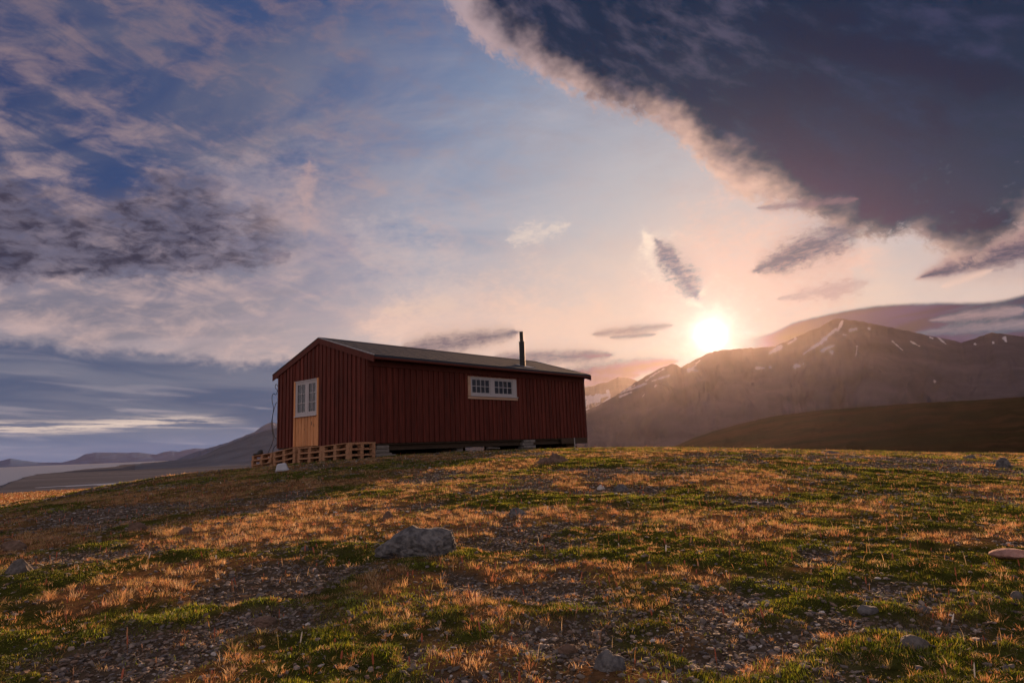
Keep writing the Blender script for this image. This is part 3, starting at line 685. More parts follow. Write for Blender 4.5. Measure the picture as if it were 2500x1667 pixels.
# corner boards
for (x0, x1, y0, y1) in ((-T-.004, .15, -T-.006, -.0), (HL-.12, HL+T, -T-.006, -.0), (-T-.006, 0, HW-.05, HW+T), (HL-.12, HL, HW, HW+T+.004)):
    c = MB(); c.box(x0, x1, y0, y1, -.008, eave(0)-.16 if y1 < 1 else eave(0)-.02); c.build('corner_board', m_redtrim, hut, bevel=.003)
c = MB(); c.box(.002, HL-.002, .02, HW-.02, -.05, -.002); c.build('floor', m_beam, hut)
c = MB(); c.box(4.9, 4.95, .1, HW-.1, 0, 2.3); c.build('inner_partition', m_dark, hut)
# roof: two slopes with courses of tabs, ridge cap, flashings
def slope(side):
    mb = MB(); n = 9
    y0, y1 = (-OV, HW/2) if side == 0 else (HW+OV, HW/2)
    th = .05
    P = lambda t, dz: (y0+(y1-y0)*t, HH+(RH-HH)*t+dz)
    mb.prism([P(0, -th), P(1, -th), P(1, 0), P(0, 0)], 'x', -.012, HL+.012)
    r = random.Random(5+side)
    for i in range(n):
        t0, t1 = i/n, min((i+1.15)/n, 1)
        x = -.02-(i % 2)*.15
        while x < HL+.02:
            a, b = max(x+.006, -.018), min(x+.322-.006, HL+.018)
            if b-a > .04:
                q = r.uniform(0, .003)
                mb.prism([P(t0, .001), P(t1, .001), P(t1, .004), P(t0, .010+q)], 'x', a, b)
            x += .322
    return mb
for sd in (0, 1): slope(sd).build('roof', m_roof, hut)
c = MB(); c.prism([(HW/2-.14, RH-.14*TS+.004), (HW/2, RH+.006), (HW/2+.14, RH-.14*TS+.004), (HW/2+.14, RH-.14*TS+.016), (HW/2, RH+.02), (HW/2-.14, RH-.14*TS+.016)], 'x', -.025, HL+.025)
c.build('roof_ridge', m_roof, hut)
for sd in (0, 1):
    for x0, x1 in ((-.052, -.022), (HL+.022, HL+.052)):
        c = MB(); f = (lambda y: y) if sd == 0 else (lambda y: HW-y)
        c.prism([(f(-OV), HH-.19), (f(HW/2), RH-.175), (f(HW/2), RH-.012), (f(-OV), HH-.02)], 'x', x0, x1); c.build('barge_board', m_redtrim, hut)
        c = MB(); xa = x0-.006 if x0 < 0 else x0+.002
        c.prism([(f(-OV-.01), HH-.014), (f(HW/2), RH-.008), (f(HW/2), RH+.016), (f(-OV-.01), HH+.012)], 'x', xa, xa+.034); c.build('rake_flashing', m_flash if (sd == 0) else m_pipe, hut)
for y0, y1, s_ in ((-OV, -OV+.025, 0), (HW+OV-.025, HW+OV, 1)):
    c = MB(); c.box(-.02, HL+.02, y0, y1, HH-.108, HH-.048); c.build('fascia_board', m_redtrim, hut, bevel=.003)
    yy0, yy1 = (-OV+.026, -.0) if s_ == 0 else (HW, HW+OV-.026)
    c = MB(); c.box(-.0, HL, yy0, yy1, HH-.104, HH-.09); c.build('soffit', m_redtrim, hut)
c = MB(); c.box(.0, HL, -T-.03, -.001, HH-.26, HH-.12); c.build('frieze_board', m_redtrim, hut, bevel=.003)
# --- windows
def cas(parent, P, a0, a1, z0, z1, nx, nz, depth, fw=.046, mw=.018):
    """one casement: sash with glazing bars and a pane. P(u, d, z) -> local coords; d>0 outward"""
    def bx(mb, u0, u1, d0, d1, za, zb):
        p, q = P(u0, d0, za), P(u1, d1, zb); mb.box(min(p[0], q[0]), max(p[0], q[0]), min(p[1], q[1]), max(p[1], q[1]), za, zb)
    s_ = MB()
    bx(s_, a0, a0+fw, depth-.03, depth+.012, z0, z1); bx(s_, a1-fw, a1, depth-.03, depth+.012, z0, z1)
    bx(s_, a0+fw, a1-fw, depth-.03, depth+.012, z1-fw, z1); bx(s_, a0+fw, a1-fw, depth-.03, depth+.012, z0, z0+fw*1.25)
    for i in range(1, nx):
        u = a0+fw+(a1-a0-2*fw)*i/nx; bx(s_, u-mw/2, u+mw/2, depth-.02, depth+.006, z0+fw*1.25, z1-fw)
    for j in range(1, nz):
        z = z0+fw*1.25+(z1-z0-2.25*fw)*j/nz; bx(s_, a0+fw, a1-fw, depth-.0185, depth+.0045, z-mw/2, z+mw/2)
    so_ = s_.build('sash', m_white, parent, bevel=.002)
    g = MB(); bx(g, a0+fw*.5, a1-fw*.5, depth-.012, depth-.008, z0+fw*.5, z1-fw*.5); g.build('pane', mg, parent)
Pg = lambda u, d, z: (-d, u, z)
Pl = lambda u, d, z: (u, -d, z)
def frame_mb(P, u0, u1, z0, z1, w, d0, d1, mid=None, wr=None):
    mb = MB(); wr = wr or w
    def bx(a, b, c_, d_):
        p, q = P(a, d0, c_), P(b, d1, d_); mb.box(min(p[0], q[0]), max(p[0], q[0]), min(p[1], q[1]), max(p[1], q[1]), c_, d_)
    bx(u0, u0+w, z0, z1); bx(u1-wr, u1, z0, z1); bx(u0+w, u1-wr, z1-w, z1); bx(u0+w, u1-wr, z0, z0+w)
    if mid: bx(mid[0], mid[1], z0+w, z1-w)
    return mb
# gable: pine doorway infill with a white window above
fb = MB()
fb.box(-.04, .06, DO[0], DO[0]+.085, DO[2], DO[3]); fb.box(-.04, .06, DO[1]-.085, DO[1], DO[2], DO[3])
fb.box(-.015, .06, DO[0]+.085, DO[1]-.085, DO[3]-.03, DO[3])
fb.build('door_frame', m_pine, hut, bevel=.003)
dp = MB(); u = DO[0]+.087; nb_ = 7; wd = (DO[1]-DO[0]-.174)/nb_
dp.box(.01, .05, DO[0]+.086, DO[1]-.086, .02, .87)
for i in range(nb_): dp.box(-.018-.003*(i % 2), .009, u+i*wd+.008, u+(i+1)*wd-.008, .01, .868)
kn = dp.build('door_panel', m_pine, hut, bevel=.004)
for (yy, zz_, h_) in ((2.72, .66, .13), (2.60, .60, .11), (3.12, .50, .05)):
    mk = MB(); mk.prism([(yy-.012, zz_-h_/2), (yy+.012, zz_-h_/2+.02), (yy+.016, zz_), (yy+.008, zz_+h_/2), (yy-.008, zz_+h_/2-.01), (yy-.016, zz_)], 'x', -.0225, -.0175)
    mk.build('wood_knot', m_beam, kn)
gwi = frame_mb(Pg, DO[0]+.087, DO[1]-.087, .905, 1.925, .045, -.05, .028, (2.955, 3.055)).build('window', m_white, hut, bevel=.002)
s_ = MB(); s_.box(-.07, .02, DO[0]+.07, DO[1]-.07, .872, .903); s_.build('sill', m_white, gwi, bevel=.003)
s_ = MB(); s_.box(-.05, .03, DO[0]+.087, DO[1]-.087, 1.926, 1.95); s_.build('head_board', m_white, gwi)
cas(gwi, Pg, 2.487, 2.953, .952, 1.878, 2, 3, .01); cas(gwi, Pg, 3.057, 3.587, .952, 1.878, 2, 3, .01)
# long side: white double window in a pine surround
ps = MB(); ps.box(WO[0], WO[0]+.115, -.045, .05, WO[2]+.06, WO[3]); ps.box(WO[0]-.01, WO[1]+.02, -.05, .05, WO[2]-.035, WO[2]+.045)
ps.box(WO[0]+.115, WO[1]-.02, -.02, .05, WO[3]-.012, WO[3]+.012)
lwi = frame_mb(Pl, WO[0]+.117, WO[1], WO[2]+.075, WO[3]-.013, .035, -.05, .03, (4.665, 4.815), .18).build('window', m_white, hut, bevel=.002)
ps.build('window_surround', principled('pale_pine', (.52, .34, .24), rough=.6, var=.2, scale=(1.1, 16, 16), nscale=1.6), lwi, bevel=.003)
s_ = MB(); s_.box(WO[0]+.1, WO[1]+.03, -.075, .02, WO[2]+.047, WO[2]+.073); s_.build('sill', m_white, lwi, bevel=.003)
cas(lwi, Pl, WO[0]+.154, 4.663, WO[2]+.112, WO[3]-.05, 4, 2, .008, .045, .02); cas(lwi, Pl, 4.817, WO[1]-.182, WO[2]+.112, WO[3]-.05, 4, 2, .008, .045, .02)
cu = MB()
for k in range(30):
    x = WO[0]+.16+k*.068; cu.prism([(x, .14), (x+.034, .17), (x+.068, .14), (x+.068, .143), (x+.034, .173), (x, .143)], 'z', WO[2]+.1, WO[3]-.02)
cu.build('curtain', principled('curtain_cloth', (.20, .16, .15), rough=.95, var=.2, nscale=10), lwi)
# rear window, seen through the front one
rwi = frame_mb(lambda u, d, z: (u, HW+d, z), BO[0], BO[1], BO[2], BO[3], .05, -.06, .03, (1.69, 1.73)).build('window', m_white, hut)
cas(rwi, lambda u, d, z: (u, HW+d, z), 1.17, 1.69, 1.17, 1.81, 2, 3, .0, .03, .02); cas(rwi, lambda u, d, z: (u, HW+d, z), 1.73, 2.25, 1.17, 1.81, 2, 3, .0, .03, .02)
# --- stovepipe
cx_, cyy_ = 6.72, .37; zr_ = zroof(cyy_)
c = MB(); c.tube([(cx_, cyy_, zr_-.06), (cx_, cyy_, 3.36)], .098, 20); chim = c.build('chimney', m_pipe, hut, smooth=False)
c = MB(); c.tube([(cx_, cyy_, 3.30), (cx_, cyy_, 3.73)], .066, 20); c.tube([(cx_, cyy_, 3.362), (cx_, cyy_, 3.372)], .104, 20); c.build('flue_pipe', m_pipe, chim)
c = MB(); c.prism([(cyy_-.34, zroof(cyy_-.34)+.012), (cyy_+.2, zroof(cyy_+.2)+.012), (cyy_+.2, zroof(cyy_+.2)+.02), (cyy_-.34, zroof(cyy_-.34)+.02)], 'x', cx_-.16, cx_+.34); c.build('flashing', m_flash, chim)
# --- what it stands on
def pier(x, y, ztop, zbot, n, w, seed, mat):
    r = random.Random(seed); z = ztop
    h = (ztop-zbot)/n; first = None
    mb = MB()
    for i in range(n):
        ww = w*(1+.25*i/n)+r.uniform(-.05, .05); ox, oy = r.uniform(-.05, .05), r.uniform(-.03, .03)
        mb.box(x-ww/2+ox, x+ww/2+ox, y-.14+oy, y+.14+oy, z-h+.004, z-.004); z -= h
    return mb.build('support_pier', mat, hut, bevel=.012)
pier(.44, .10, -.06, -.36, 3, .44, 1, m_grey)
pier(.47, .06, -.30, -.44, 1, .6, 2, m_conc)
pier(3.45, .35, -.02, -.45, 4, .26, 3, m_conc); pier(3.1, .12, -.30, -.45, 1, .5, 4, m_grey); pier(3.85, .12, -.29, -.45, 1, .4, 5, m_grey)
pier(6.45, .12, -.03, -.40, 4, .55, 6, m_conc)
pier(9.3, .5, -.12, -.50, 2, .6, 7, m_beam)
for x, y in ((.5, 4.3), (3.3, 4.3), (6.4, 4.3), (9.2, 4.3), (.5, 2.3), (9.2, 2.3)): pier(x, y, -.12, -.6, 3, .4, int(x*7+y), m_conc)
for y in (.16, 2.35, 4.5):
    c = MB(); c.box(.12 if y > 1 else .7, HL-.02, y-.06, y+.06, -.2, -.052); c.build('floor_beam', m_beam, hut, bevel=.004)
c = MB(); c.box(HL-1.55, HL+.02, -.03, .02, -.21, -.012); c.build('skirt_board', m_beam, hut, bevel=.004)
c = MB(); c.box(HL-.02, HL+.02, .9, HW, -.7, -.012); c.build('skirt_board', m_beam, hut, bevel=.004)
c = MB(); c.box(.2, 7.9, HW-.1, HW-.06, -.75, -.05); c.build('skirt_board', m_beam, hut)
c = MB(); c.box(9.0, HL-.03, HW-.1, HW-.06, -.75, -.05); c.build('skirt_board', m_beam, hut)
c = MB(); c.tube([(8.95, -.04, -.50), (8.95, -.035, .0)], .022, 10); c.build('prop_post', m_flash, hut)

# --- cable at the far gable corner
c = MB(); pts = []
cor = lambda dx_, dy_, z: (dx_, HW+dy_, z)
pts = [cor(-.03, .03, 1.92), cor(-.05, .10, 1.99), cor(-.04, .17, 1.92), cor(-.05, .10, 1.84), cor(-.03, .04, 1.78), cor(-.05, .10, 1.66), cor(-.05, .24, 1.70), cor(-.06, .32, 1.62), cor(-.05, .30, 1.4), cor(-.05, .22, 1.25), cor(-.05, .26, 1.05), cor(-.06, .31, .8), cor(-.05, .28, .55), cor(-.05, .20, .3), cor(-.06, .28, .1), cor(-.1, .42, -.15), cor(-.15, .52, -.45)]
def smooth_pts(p, k=5):
    p = [Vector(q) for q in p]; o = []
    for i in range(len(p)-1):
        a_, b_, c_, d_ = p[max(i-1, 0)], p[i], p[i+1], p[min(i+2, len(p)-1)]
        for j in range(k):
            t = j/k; o.append(.5*((2*b_)+(-a_+c_)*t+(2*a_-5*b_+4*c_-d_)*t*t+(-a_+3*b_-3*c_+d_)*t**3))
    return o+[p[-1]]
c.tube(smooth_pts(pts), .009, 6)
pts = [cor(-.04, .03, 1.42), cor(-.05, .10, 1.36), cor(-.05, .20, 1.18), cor(-.06, .27, .95), cor(-.05, .24, .6), cor(-.05, .12, .34), cor(-.03, .04, .3)]
c.tube(smooth_pts(pts), .009, 6)
pts = [cor(-.03, .03, .10), cor(-.06, .16, .0), cor(-.07, .22, -.2), cor(-.12, .34, -.48)]
c.tube(smooth_pts(pts), .009, 6)
MH = Matrix.Translation(HP) @ Matrix.Rotation(YAW, 4, 'Z')
def toworld(p): return tuple(MH @ Vector(p))
cb = c.build('cable', m_cable); cb.matrix_world = MH
tag(cb, 'thin black cable hanging in loops down the corner of the red hut', 'cable')

# ------------------------------------------------------------------ pallets in front of the gable
m_pal = principled('pallet_wood', (.42, .215, .115), rough=.85, var=.4, scale=(3, 9, 9), nscale=3, bump=.3, bscale=16, bdist=.003, col2=(.30, .16, .09), island=.25)
def make_pallet(w=1.2, d=.8):
    root = empty('pallet')
    r = random.Random(4)
    t = MB()
    for i, dd in enumerate((0, .165, .33, .495, .655)):
        t.box(0, w, dd*d/.8, (dd+(.145 if i in (0, 4) else .10))*d/.8, .122, .144)
    t.build('deck', m_pal, root)
    t = MB()
    for x in (0, w/2-.05, w-.1): t.box(x, x+.1, 0, d, .10, .1205)
    t.build('stringer', m_pal, root)
    for x in (0, w/2-.0725, w-.145):
        for y in (0, d/2-.05, d-.1):
            t = MB(); jx = r.uniform(-.012, .012); t.box(max(x+jx, .002), min(x+jx+.13, w-.002), y+.004, y+.096, .0215, .0995); t.build('block', m_pal, root)
    for y in (0, d/2-.05, d-.1):
        t = MB(); t.box(0, w, y, y+.1, 0, .0205); t.build('base_board', m_pal, root)
    return root
pal = make_pallet()
# each stack: along-gable range, local top heights at both ends, pallets, where its front faces
stacks = [((4.55, 3.35), (-.205, -.135), 'left end of the row'), ((3.25, 2.08), (-.125, -.012), 'second stack from the left'), ((1.93, .755), (-.05, -.018), 'stack under the pine door panel'), ((.72, -.47), (-.022, .028), 'stack under the near corner of the gable')]
ordn = ['topmost', 'middle', 'lowest']
GRP = 'wooden pallets stacked along the gable of the hut'
first = True
where = ['stack at the far left end of the row', 'stack just right of the far left one', 'stack below the pine door panel', 'stack at the near corner of the gable']
for k, ((ya, yb), (za, zb_), _) in enumerate(stacks):
    L_ = abs(ya-yb); tilt = (zb_-za)/L_
    for j in range(3):
        p_ = pal if first else copy_tree(pal); first = False
        x0 = -.9+random.Random(k*3+j).uniform(-.012, .012); zt = za-.144*(j+1)
        # pallet x axis runs along -y of the hut (from ya to yb), its y axis runs toward the wall
        vx = Vector((random.Random(k*5+j).uniform(-.012, .012), -1, tilt)).normalized(); vy = Vector((1, 0, 0)); vy = (vy-vx*vy.dot(vx)).normalized(); vz = vx.cross(vy)
        if vz.z < 0: vz = -vz
        o3 = Vector((x0, ya, zt))
        # right handed frame: mirror by starting from the other end
        vx2 = -vx; o3 = o3+vx*1.2; vz2 = vx2.cross(vy)
        if vz2.z < 0:
            vx2 = vx; o3 = Vector((x0, ya, zt)); vz2 = vx2.cross(vy)
        M = Matrix(((vx2.x, vy.x, vz2.x, o3.x), (vx2.y, vy.y, vz2.y, o3.y), (vx2.z, vy.z, vz2.z, o3.z), (0, 0, 0, 1)))
        if vz2.z < 0: M = M @ Matrix.Translation((0, .8, .144)) @ Matrix.Rotation(math.pi, 4, 'X')
        p_.matrix_world = MH @ M
        tag(p_, '%s wooden pallet of the %s' % (ordn[j], where[k]), 'pallet', GRP)
# black bag on the first stack, white tub in front, white canister behind
def blob_mesh(name, mat, parts, seed=1, sub=3, amp=.15, fr_=4.):
    import bmesh
    bm = bmesh.new()
    for (x, y, z, rx, ry, rz) in parts:
        g = bmesh.ops.create_icosphere(bm, subdivisions=sub, radius=1)
        for v in g['verts']:
            c_ = v.co; n = vnoise(np.array([c_.x*fr_+c_.z*2+seed]), np.array([c_.y*fr_-c_.z*3+seed]), seed)[0]-.5
            v.co = Vector((x+c_.x*rx*(1+n*amp), y+c_.y*ry*(1+n*amp), z+c_.z*rz*(1+n*amp)))
    me = bpy.data.meshes.new(name); bm.to_mesh(me); bm.free(); me.materials.append(mat)
    me.polygons.foreach_set('use_smooth', [True]*len(me.polygons)); return obj(name, me)
bag = blob_mesh('bag', m_pipe, [(0, 0, .075, .085, .08, .075), (.03, .02, .12, .05, .05, .045), (-.12, .02, .035, .08, .05, .035), (-.05, -.01, .04, .07, .06, .04)], 3, 3, .35, 3.)
bag.location = toworld((-.75, 4.33, -.20)); bag.rotation_euler = (0, 0, .7)
tag(bag, 'small crumpled black bag on top of the pallets at the left end', 'bag')
tub = MB()
def frus(mb, w0, d0, w1, d1, z0, z1):
    k = [(-w0/2, -d0/2, z0), (w0/2, -d0/2, z0), (w0/2, d0/2, z0), (-w0/2, d0/2, z0), (-w1/2, -d1/2, z1), (w1/2, -d1/2, z1), (w1/2, d1/2, z1), (-w1/2, d1/2, z1)]
    mb.add(k, [(3, 2, 1, 0), (4, 5, 6, 7), (0, 1, 5, 4), (1, 2, 6, 5), (2, 3, 7, 6), (3, 0, 4, 7)])
tb = empty('plastic_tub')
frus(tub, .255, .20, .165, .13, .012, .152); tub.build('body', m_plastic, tb, bevel=.018)
rim = MB(); frus(rim, .275, .22, .268, .213, 0, .018); rim.build('rim', m_plastic, tb, bevel=.004)
px_, py_, pz_ = hit(689, 1149, base_height, 10, 22)
tb.location = (px_, py_, base_height(np.array([px_]), np.array([py_]))[0]+.0); tb.rotation_euler = (.05, -.12, .25)
tag(tb, 'white plastic tub upside down on the grass in front of the pallets', 'tub')
can = MB(); can.box(-.09, .09, -.07, .07, 0, .36); cn = empty('canister'); can.build('body', m_plastic, cn, bevel=.02)
cp = MB(); cp.tube([(-.05, 0, .36), (-.05, 0, .395)], .025, 12); cp.build('cap', m_plastic, cn)
hd = MB(); hd.tube([(.0, 0, .36), (.01, 0, .39), (.06, 0, .39), (.07, 0, .36)], .01, 8); hd.build('handle', m_plastic, cn)
cn.location = toworld((-.02, 5.42, -.62)); cn.rotation_euler = (0, 0, .5)
tag(cn, 'white canister standing behind the leftmost pallets, showing through the gaps', 'canister')
# loose boards under and beside the hut
pl = MB(); pl.box(-.30, .30, -.04, .04, 0, .035); plo = pl.build('plank', m_grey, None, bevel=.003); plo.location = toworld((4.72, .0, -.27)); plo.rotation_euler = (0, .05, YAW+.1)
tag(plo, 'pale plank lying under the middle of the long side of the hut', 'plank')
# ------------------------------------------------------------------ stones one can tell apart
def stone_mat(name, c, c2, lich=(.30, .28, .24)):
    return principled(name, c, rough=.92, var=.45, nscale=11, bump=1., bscale=34, bdist=.02, col2=c2, spec=.2, detail=10)
m_st = stone_mat('grey_stone', (.165, .158, .16), (.075, .073, .08))
m_st2 = stone_mat('pale_stone', (.15, .135, .13), (.10, .088, .085))
m_st3 = stone_mat('red_stone', (.44, .25, .21), (.34, .18, .15))
m_st4 = stone_mat('brown_stone', (.17, .11, .085), (.12, .08, .06))
def rock_mesh(name, dims, seed, cuts=7, sub=5, rough=.16, lumps=None):
    import bmesh
    bm = bmesh.new(); bmesh.ops.create_icosphere(bm, subdivisions=sub, radius=1)
    co = np.array([v.co[:] for v in bm.verts]); r = np.random.default_rng(seed)
    if lumps is not None:                     # union of several ellipsoids, taken along each direction
        best = np.full(len(co), .2)
        for (cx2, cy2, cz2, a, b, c) in lumps:
            C = np.array([cx2, cy2, cz2]); S_ = np.array([a, b, c]); d = co/S_; o = -C/S_
            A = (d*d).sum(1); B = (d*o).sum(1); Cc = (o*o).sum()-1; D = B*B-A*Cc
            t = np.where(D > 0, (-B+np.sqrt(np.maximum(D, 0)))/A, 0); best = np.maximum(best, t)
        co = co*best[:, None]
    for i in range(cuts):
        n = r.normal(size=3); n[2] = abs(n[2])*.8; n /= np.linalg.norm(n); h = r.uniform(.72, .93)*(co@n).max()
        d = co@n-h; co = co-np.outer(np.maximum(d, 0)*.88, n)
    n1 = fbm(co[:, 0]*1.8+seed, co[:, 1]*1.8+co[:, 2]*1.3, 4, seed)-.5; n2 = fbm(co[:, 0]*7+co[:, 2]*4, co[:, 1]*7-co[:, 2]*5, 4, seed+3)-.5
    n3 = fbm(co[:, 0]*3-co[:, 1]*9+co[:, 2]*7, co[:, 2]*3+co[:, 0]*2, 4, seed+7)-.5
    co = co*(1+n1*rough*2.2+n2*rough*.7+n3*rough*.6)[:, None]
    co = co*np.array(dims)/2
    for v, c in zip(bm.verts, co): v.co = Vector(c)
    me = bpy.data.meshes.new(name); bm.to_mesh(me); bm.free()
    me.polygons.foreach_set('use_smooth', [True]*len(me.polygons)); return me
def stone(name, px, py, wpx, hpx, mat, label, seed, depth=.8, yaw=0., sub=5, lumps=None, sink=1.4, cuts=9, rough=.2, tilt=0.):
    x, y, z = hit(px, py, base_height)
    w = wpx/F*math.hypot(y, .1); h = hpx/F*y
    me = rock_mesh(name, (w, w*depth, h*(1+sink)*1.0), seed, cuts, sub, rough, lumps); me.materials.append(mat)
    o = obj(name, me); g = float(height(np.array([x]), np.array([y+w*depth*.4]))[0])
    zs = np.array([v.co.z for v in me.vertices]); top = zs.max()
    o.location = (x, y+w*depth*.42, g+h-top+.01); o.rotation_euler = (tilt, 0, yaw)
    tag(o, label, 'rock' if 'rock' in name or 'boulder' in name else 'stone', None)
    return o, (x, y+w*depth*.42, w/2, w*depth/2)
STN = []
def st(*a, **k): STN.append(stone(*a, **k)[1])
st('boulder', 1016, 1372, 206, 62, m_st, 'large grey boulder with a saddle in its top, in the grass before the hut', 41, depth=.62, cuts=18, rough=.10, sink=.45, sub=6,
   lumps=[(-.40, 0, .10, .60, .8, .88), (.40, .05, 0, .66, .8, .76), (.0, -.1, .05, .8, .8, .74), (-.6, -.1, -.25, .45, .7, .7), (.1, -.5, -.4, .6, .5, .55)])
st('rock', 1350, 1131, 80, 20, m_st4, 'long low brown rock in the sunlit grass beside the far end of the hut', 13, depth=.5, lumps=[(.35, 0, .1, .62, .8, .9), (-.4, 0, -.1, .62, .7, .6)], cuts=4, rough=.08)
st('rock', 2463, 1144, 46, 21, m_st, 'dark pointed rock near the crest of the hilltop at the right edge', 17, depth=.8, lumps=[(0, 0, 0, .7, .8, 1.), (.3, 0, -.3, .8, .7, .6), (-.4, 0, -.4, .6, .7, .5)], cuts=5)
st('rock', 1494, 1652, 90, 36, m_st, 'sharp ridged grey rock among orange grass at the bottom edge', 19, depth=.8, lumps=[(-.3, 0, .12, .62, .8, .85), (.2, 0, -.12, .85, .8, .7)], cuts=14)
st('stone', 2488, 1382, 86, 21, m_st3, 'smooth flat pink stone at the right edge of the mossy ground', 23, depth=.7, cuts=2, rough=.03, sink=.1)
st('stone', 16, 1353, 66, 17, m_st4, 'flat brown stone at the left edge, behind the strip of bare gravel', 29, depth=.6, cuts=4, rough=.07)
st('stone', 30, 1416, 62, 26, m_st2, 'pale grey stone at the left edge, in front of the strip of bare gravel', 31, depth=.8, cuts=6)
st('stone', 326, 1302, 44, 17, m_st4, 'rounded dark stone in the shade above the orange grass strip', 37, depth=.8)
st('stone', 447, 1310, 38, 13, m_st4, 'small brown stone at the end of the orange grass strip', 39, depth=.8)
st('stone', 944, 1275, 32, 18, m_st4, 'small brown stone in the dry grass behind the large boulder', 43, depth=.8)
st('stone', 742, 1352, 22, 9, m_st2, 'small pale stone in dry grass left of the large boulder', 47, depth=.8, sub=3)
st('stone', 1519, 1198, 38, 14, m_st, 'low dark stone right beside a small white one, in the middle of the slope', 53, depth=.7)
st('stone', 1469, 1194, 20, 9, stone_mat('white_stone', (.55, .52, .5), (.4, .38, .37)), 'small white stone left of a dark one, in the middle of the slope', 59, depth=.8, sub=3)
st('stone', 1262, 1268, 46, 17, m_st, 'dark grey stone half sunk beside the gravel behind the boulder', 61, depth=.7)
st('stone', 2036, 1110, 40, 7, m_st, 'low dark stone on the gravel crest below the dark moor', 71, depth=.7, sub=4)
st('stone', 2376, 1122, 34, 8, m_st, 'flat dark stone left of the pointed rock on the crest', 73, depth=.7, sub=4)
st('stone', 2252, 1602, 64, 17, m_st2, 'broad grey stone showing through green tufts at the lower right', 79, depth=.8, cuts=5, rough=.08)
st('stone', 2130, 1520, 48, 11, m_st, 'flat grey stone at the edge of the green moss on the gravel', 89, depth=.7, cuts=4, rough=.08)
st('stone', 2262, 1519, 32, 9, m_st, 'smooth grey stone on gravel below the green moss carpet', 97, depth=.8, cuts=3)
st('stone', 2495, 1482, 26, 12, m_st2, 'round tan stone at the right edge above the orange leaves', 103, depth=.9, cuts=2, rough=.05)
st('stone', 640, 1530, 56, 12, m_st4, 'flat brown stone on the bare patch in the lower left half', 113, depth=.7, cuts=5)
st('stone', 1385, 1602, 44, 14, m_st4, 'tan flat stone left of the ridged rock at the bottom', 137, depth=.7)

# ------------------------------------------------------------------ vegetation and gravel, grown over the hilltop
SPAN = lambda r0: 124. if r0 < 10 else 100.
def sample(n, r0, r1, a0=None, a1=None):
    if a0 is None: a1 = SPAN(r0)/2; a0 = -a1
    u = rng.random(n); r = np.sqrt(r0*r0+u*(r1*r1-r0*r0)); a = np.radians(rng.uniform(a0, a1, n))
    return r*np.sin(a), r*np.cos(a)
def footprint(x, y):
    """True under the hut, the pallets and the listed stones"""
    dx, dy = x-HP[0], y-HP[1]; lx = dx*math.cos(YAW)+dy*math.sin(YAW); ly = -dx*math.sin(YAW)+dy*math.cos(YAW)
    m = (lx > .15) & (lx < HL-.1) & (ly > .25) & (ly < HW-.1)
    m |= (lx > -.95) & (lx < .05) & (ly > -1.0) & (ly < 4.6)
    for sx_, sy_, a, b in STN: m |= ((x-sx_)/(a*.66))**2+((y-sy_)/(b*.66))**2 < 1
    return m
def blades(name, X, Y, H, Wd, lean_a, lean, tint, mat, seg, kindseed, sink=.004, curl=1.0):
    """thin tapering blades; seg 1: one triangle, seg 2: quad + triangle, bent over"""
    keep = ~footprint(X, Y); X, Y, H, Wd, lean_a, lean, tint = X[keep], Y[keep], H[keep], Wd[keep], lean_a[keep], lean[keep], tint[keep]
    Z = height(X, Y)-sink; n = len(X)
    fa = rng.uniform(0, math.pi, n)
    ux, uy = np.cos(fa)*Wd/2, np.sin(fa)*Wd/2
    lx, ly = np.cos(lean_a)*lean*H, np.sin(lean_a)*lean*H
    hz = H*np.sqrt(np.maximum(1-lean**2, .05))
    B0 = np.stack([X-ux, Y-uy, Z], -1); B1 = np.stack([X+ux, Y+uy, Z], -1); TP = np.stack([X+lx, Y+ly, Z+hz*(1-.18*lean)], -1)
    if seg == 1:
        v = np.stack([B0, B1, TP], 1).reshape(-1, 3); f = np.arange(n*3); cnt = np.full(n, 3); vc = np.repeat(tint, 3, 0); k = 3
        sh = np.tile(np.array([.8, .8, 1.1]), n)
    else:
        q = .55
        M0 = np.stack([X-ux*.8+lx*.32, Y-uy*.8+ly*.32, Z+hz*q], -1); M1 = np.stack([X+ux*.8+lx*.32, Y+uy*.8+ly*.32, Z+hz*q], -1)
        v = np.stack([B0, B1, M1, M0, TP], 1).reshape(-1, 3); i = np.arange(n)*5
        f = np.stack([i, i+1, i+2, i+3, i+3, i+2, i+4], 1).reshape(-1); cnt = np.tile([4, 3], n); k = 5
        vc = np.repeat(tint, 5, 0)
    me = raw_mesh(name, v, f, cnt, [mat]); vcol(me, 'tint', vc)
    return me
m_dry = leafmat('dry_grass_blade', trans=.55); m_grn = leafmat('green_leaf', trans=.45); m_stk = leafmat('stalk', trans=.2)
def merge(name, meshes, label=None):
    """one object for cover nobody could count"""
    import bmesh
    vs, fs, cn, tc_ = [], [], [], []; off = 0
    for me in meshes:
        n = len(me.vertices); v = np.empty(n*3, np.float32); me.vertices.foreach_get('co', v); vs.append(v.reshape(-1, 3))
        l = np.empty(len(me.loops), np.int32); me.loops.foreach_get('vertex_index', l); fs.append(l+off)
        c = np.empty(len(me.polygons), np.int32); me.polygons.foreach_get('loop_total', c); cn.append(c)
        t = np.empty(n*4, np.float32); me.attributes['tint'].data.foreach_get('color', t); tc_.append(t.reshape(-1, 4)[:, :3]); off += n
    out = raw_mesh(name, np.concatenate(vs), np.concatenate(fs), np.concatenate(cn), list(meshes[0].materials)); vcol(out, 'tint', np.concatenate(tc_))
    for me in meshes: bpy.data.meshes.remove(me)
    return tag(obj(name, out), kind='stuff')
pick = lambda n, cols, w: np.array(cols)[rng.choice(len(cols), n, p=np.array(w)/sum(w))]
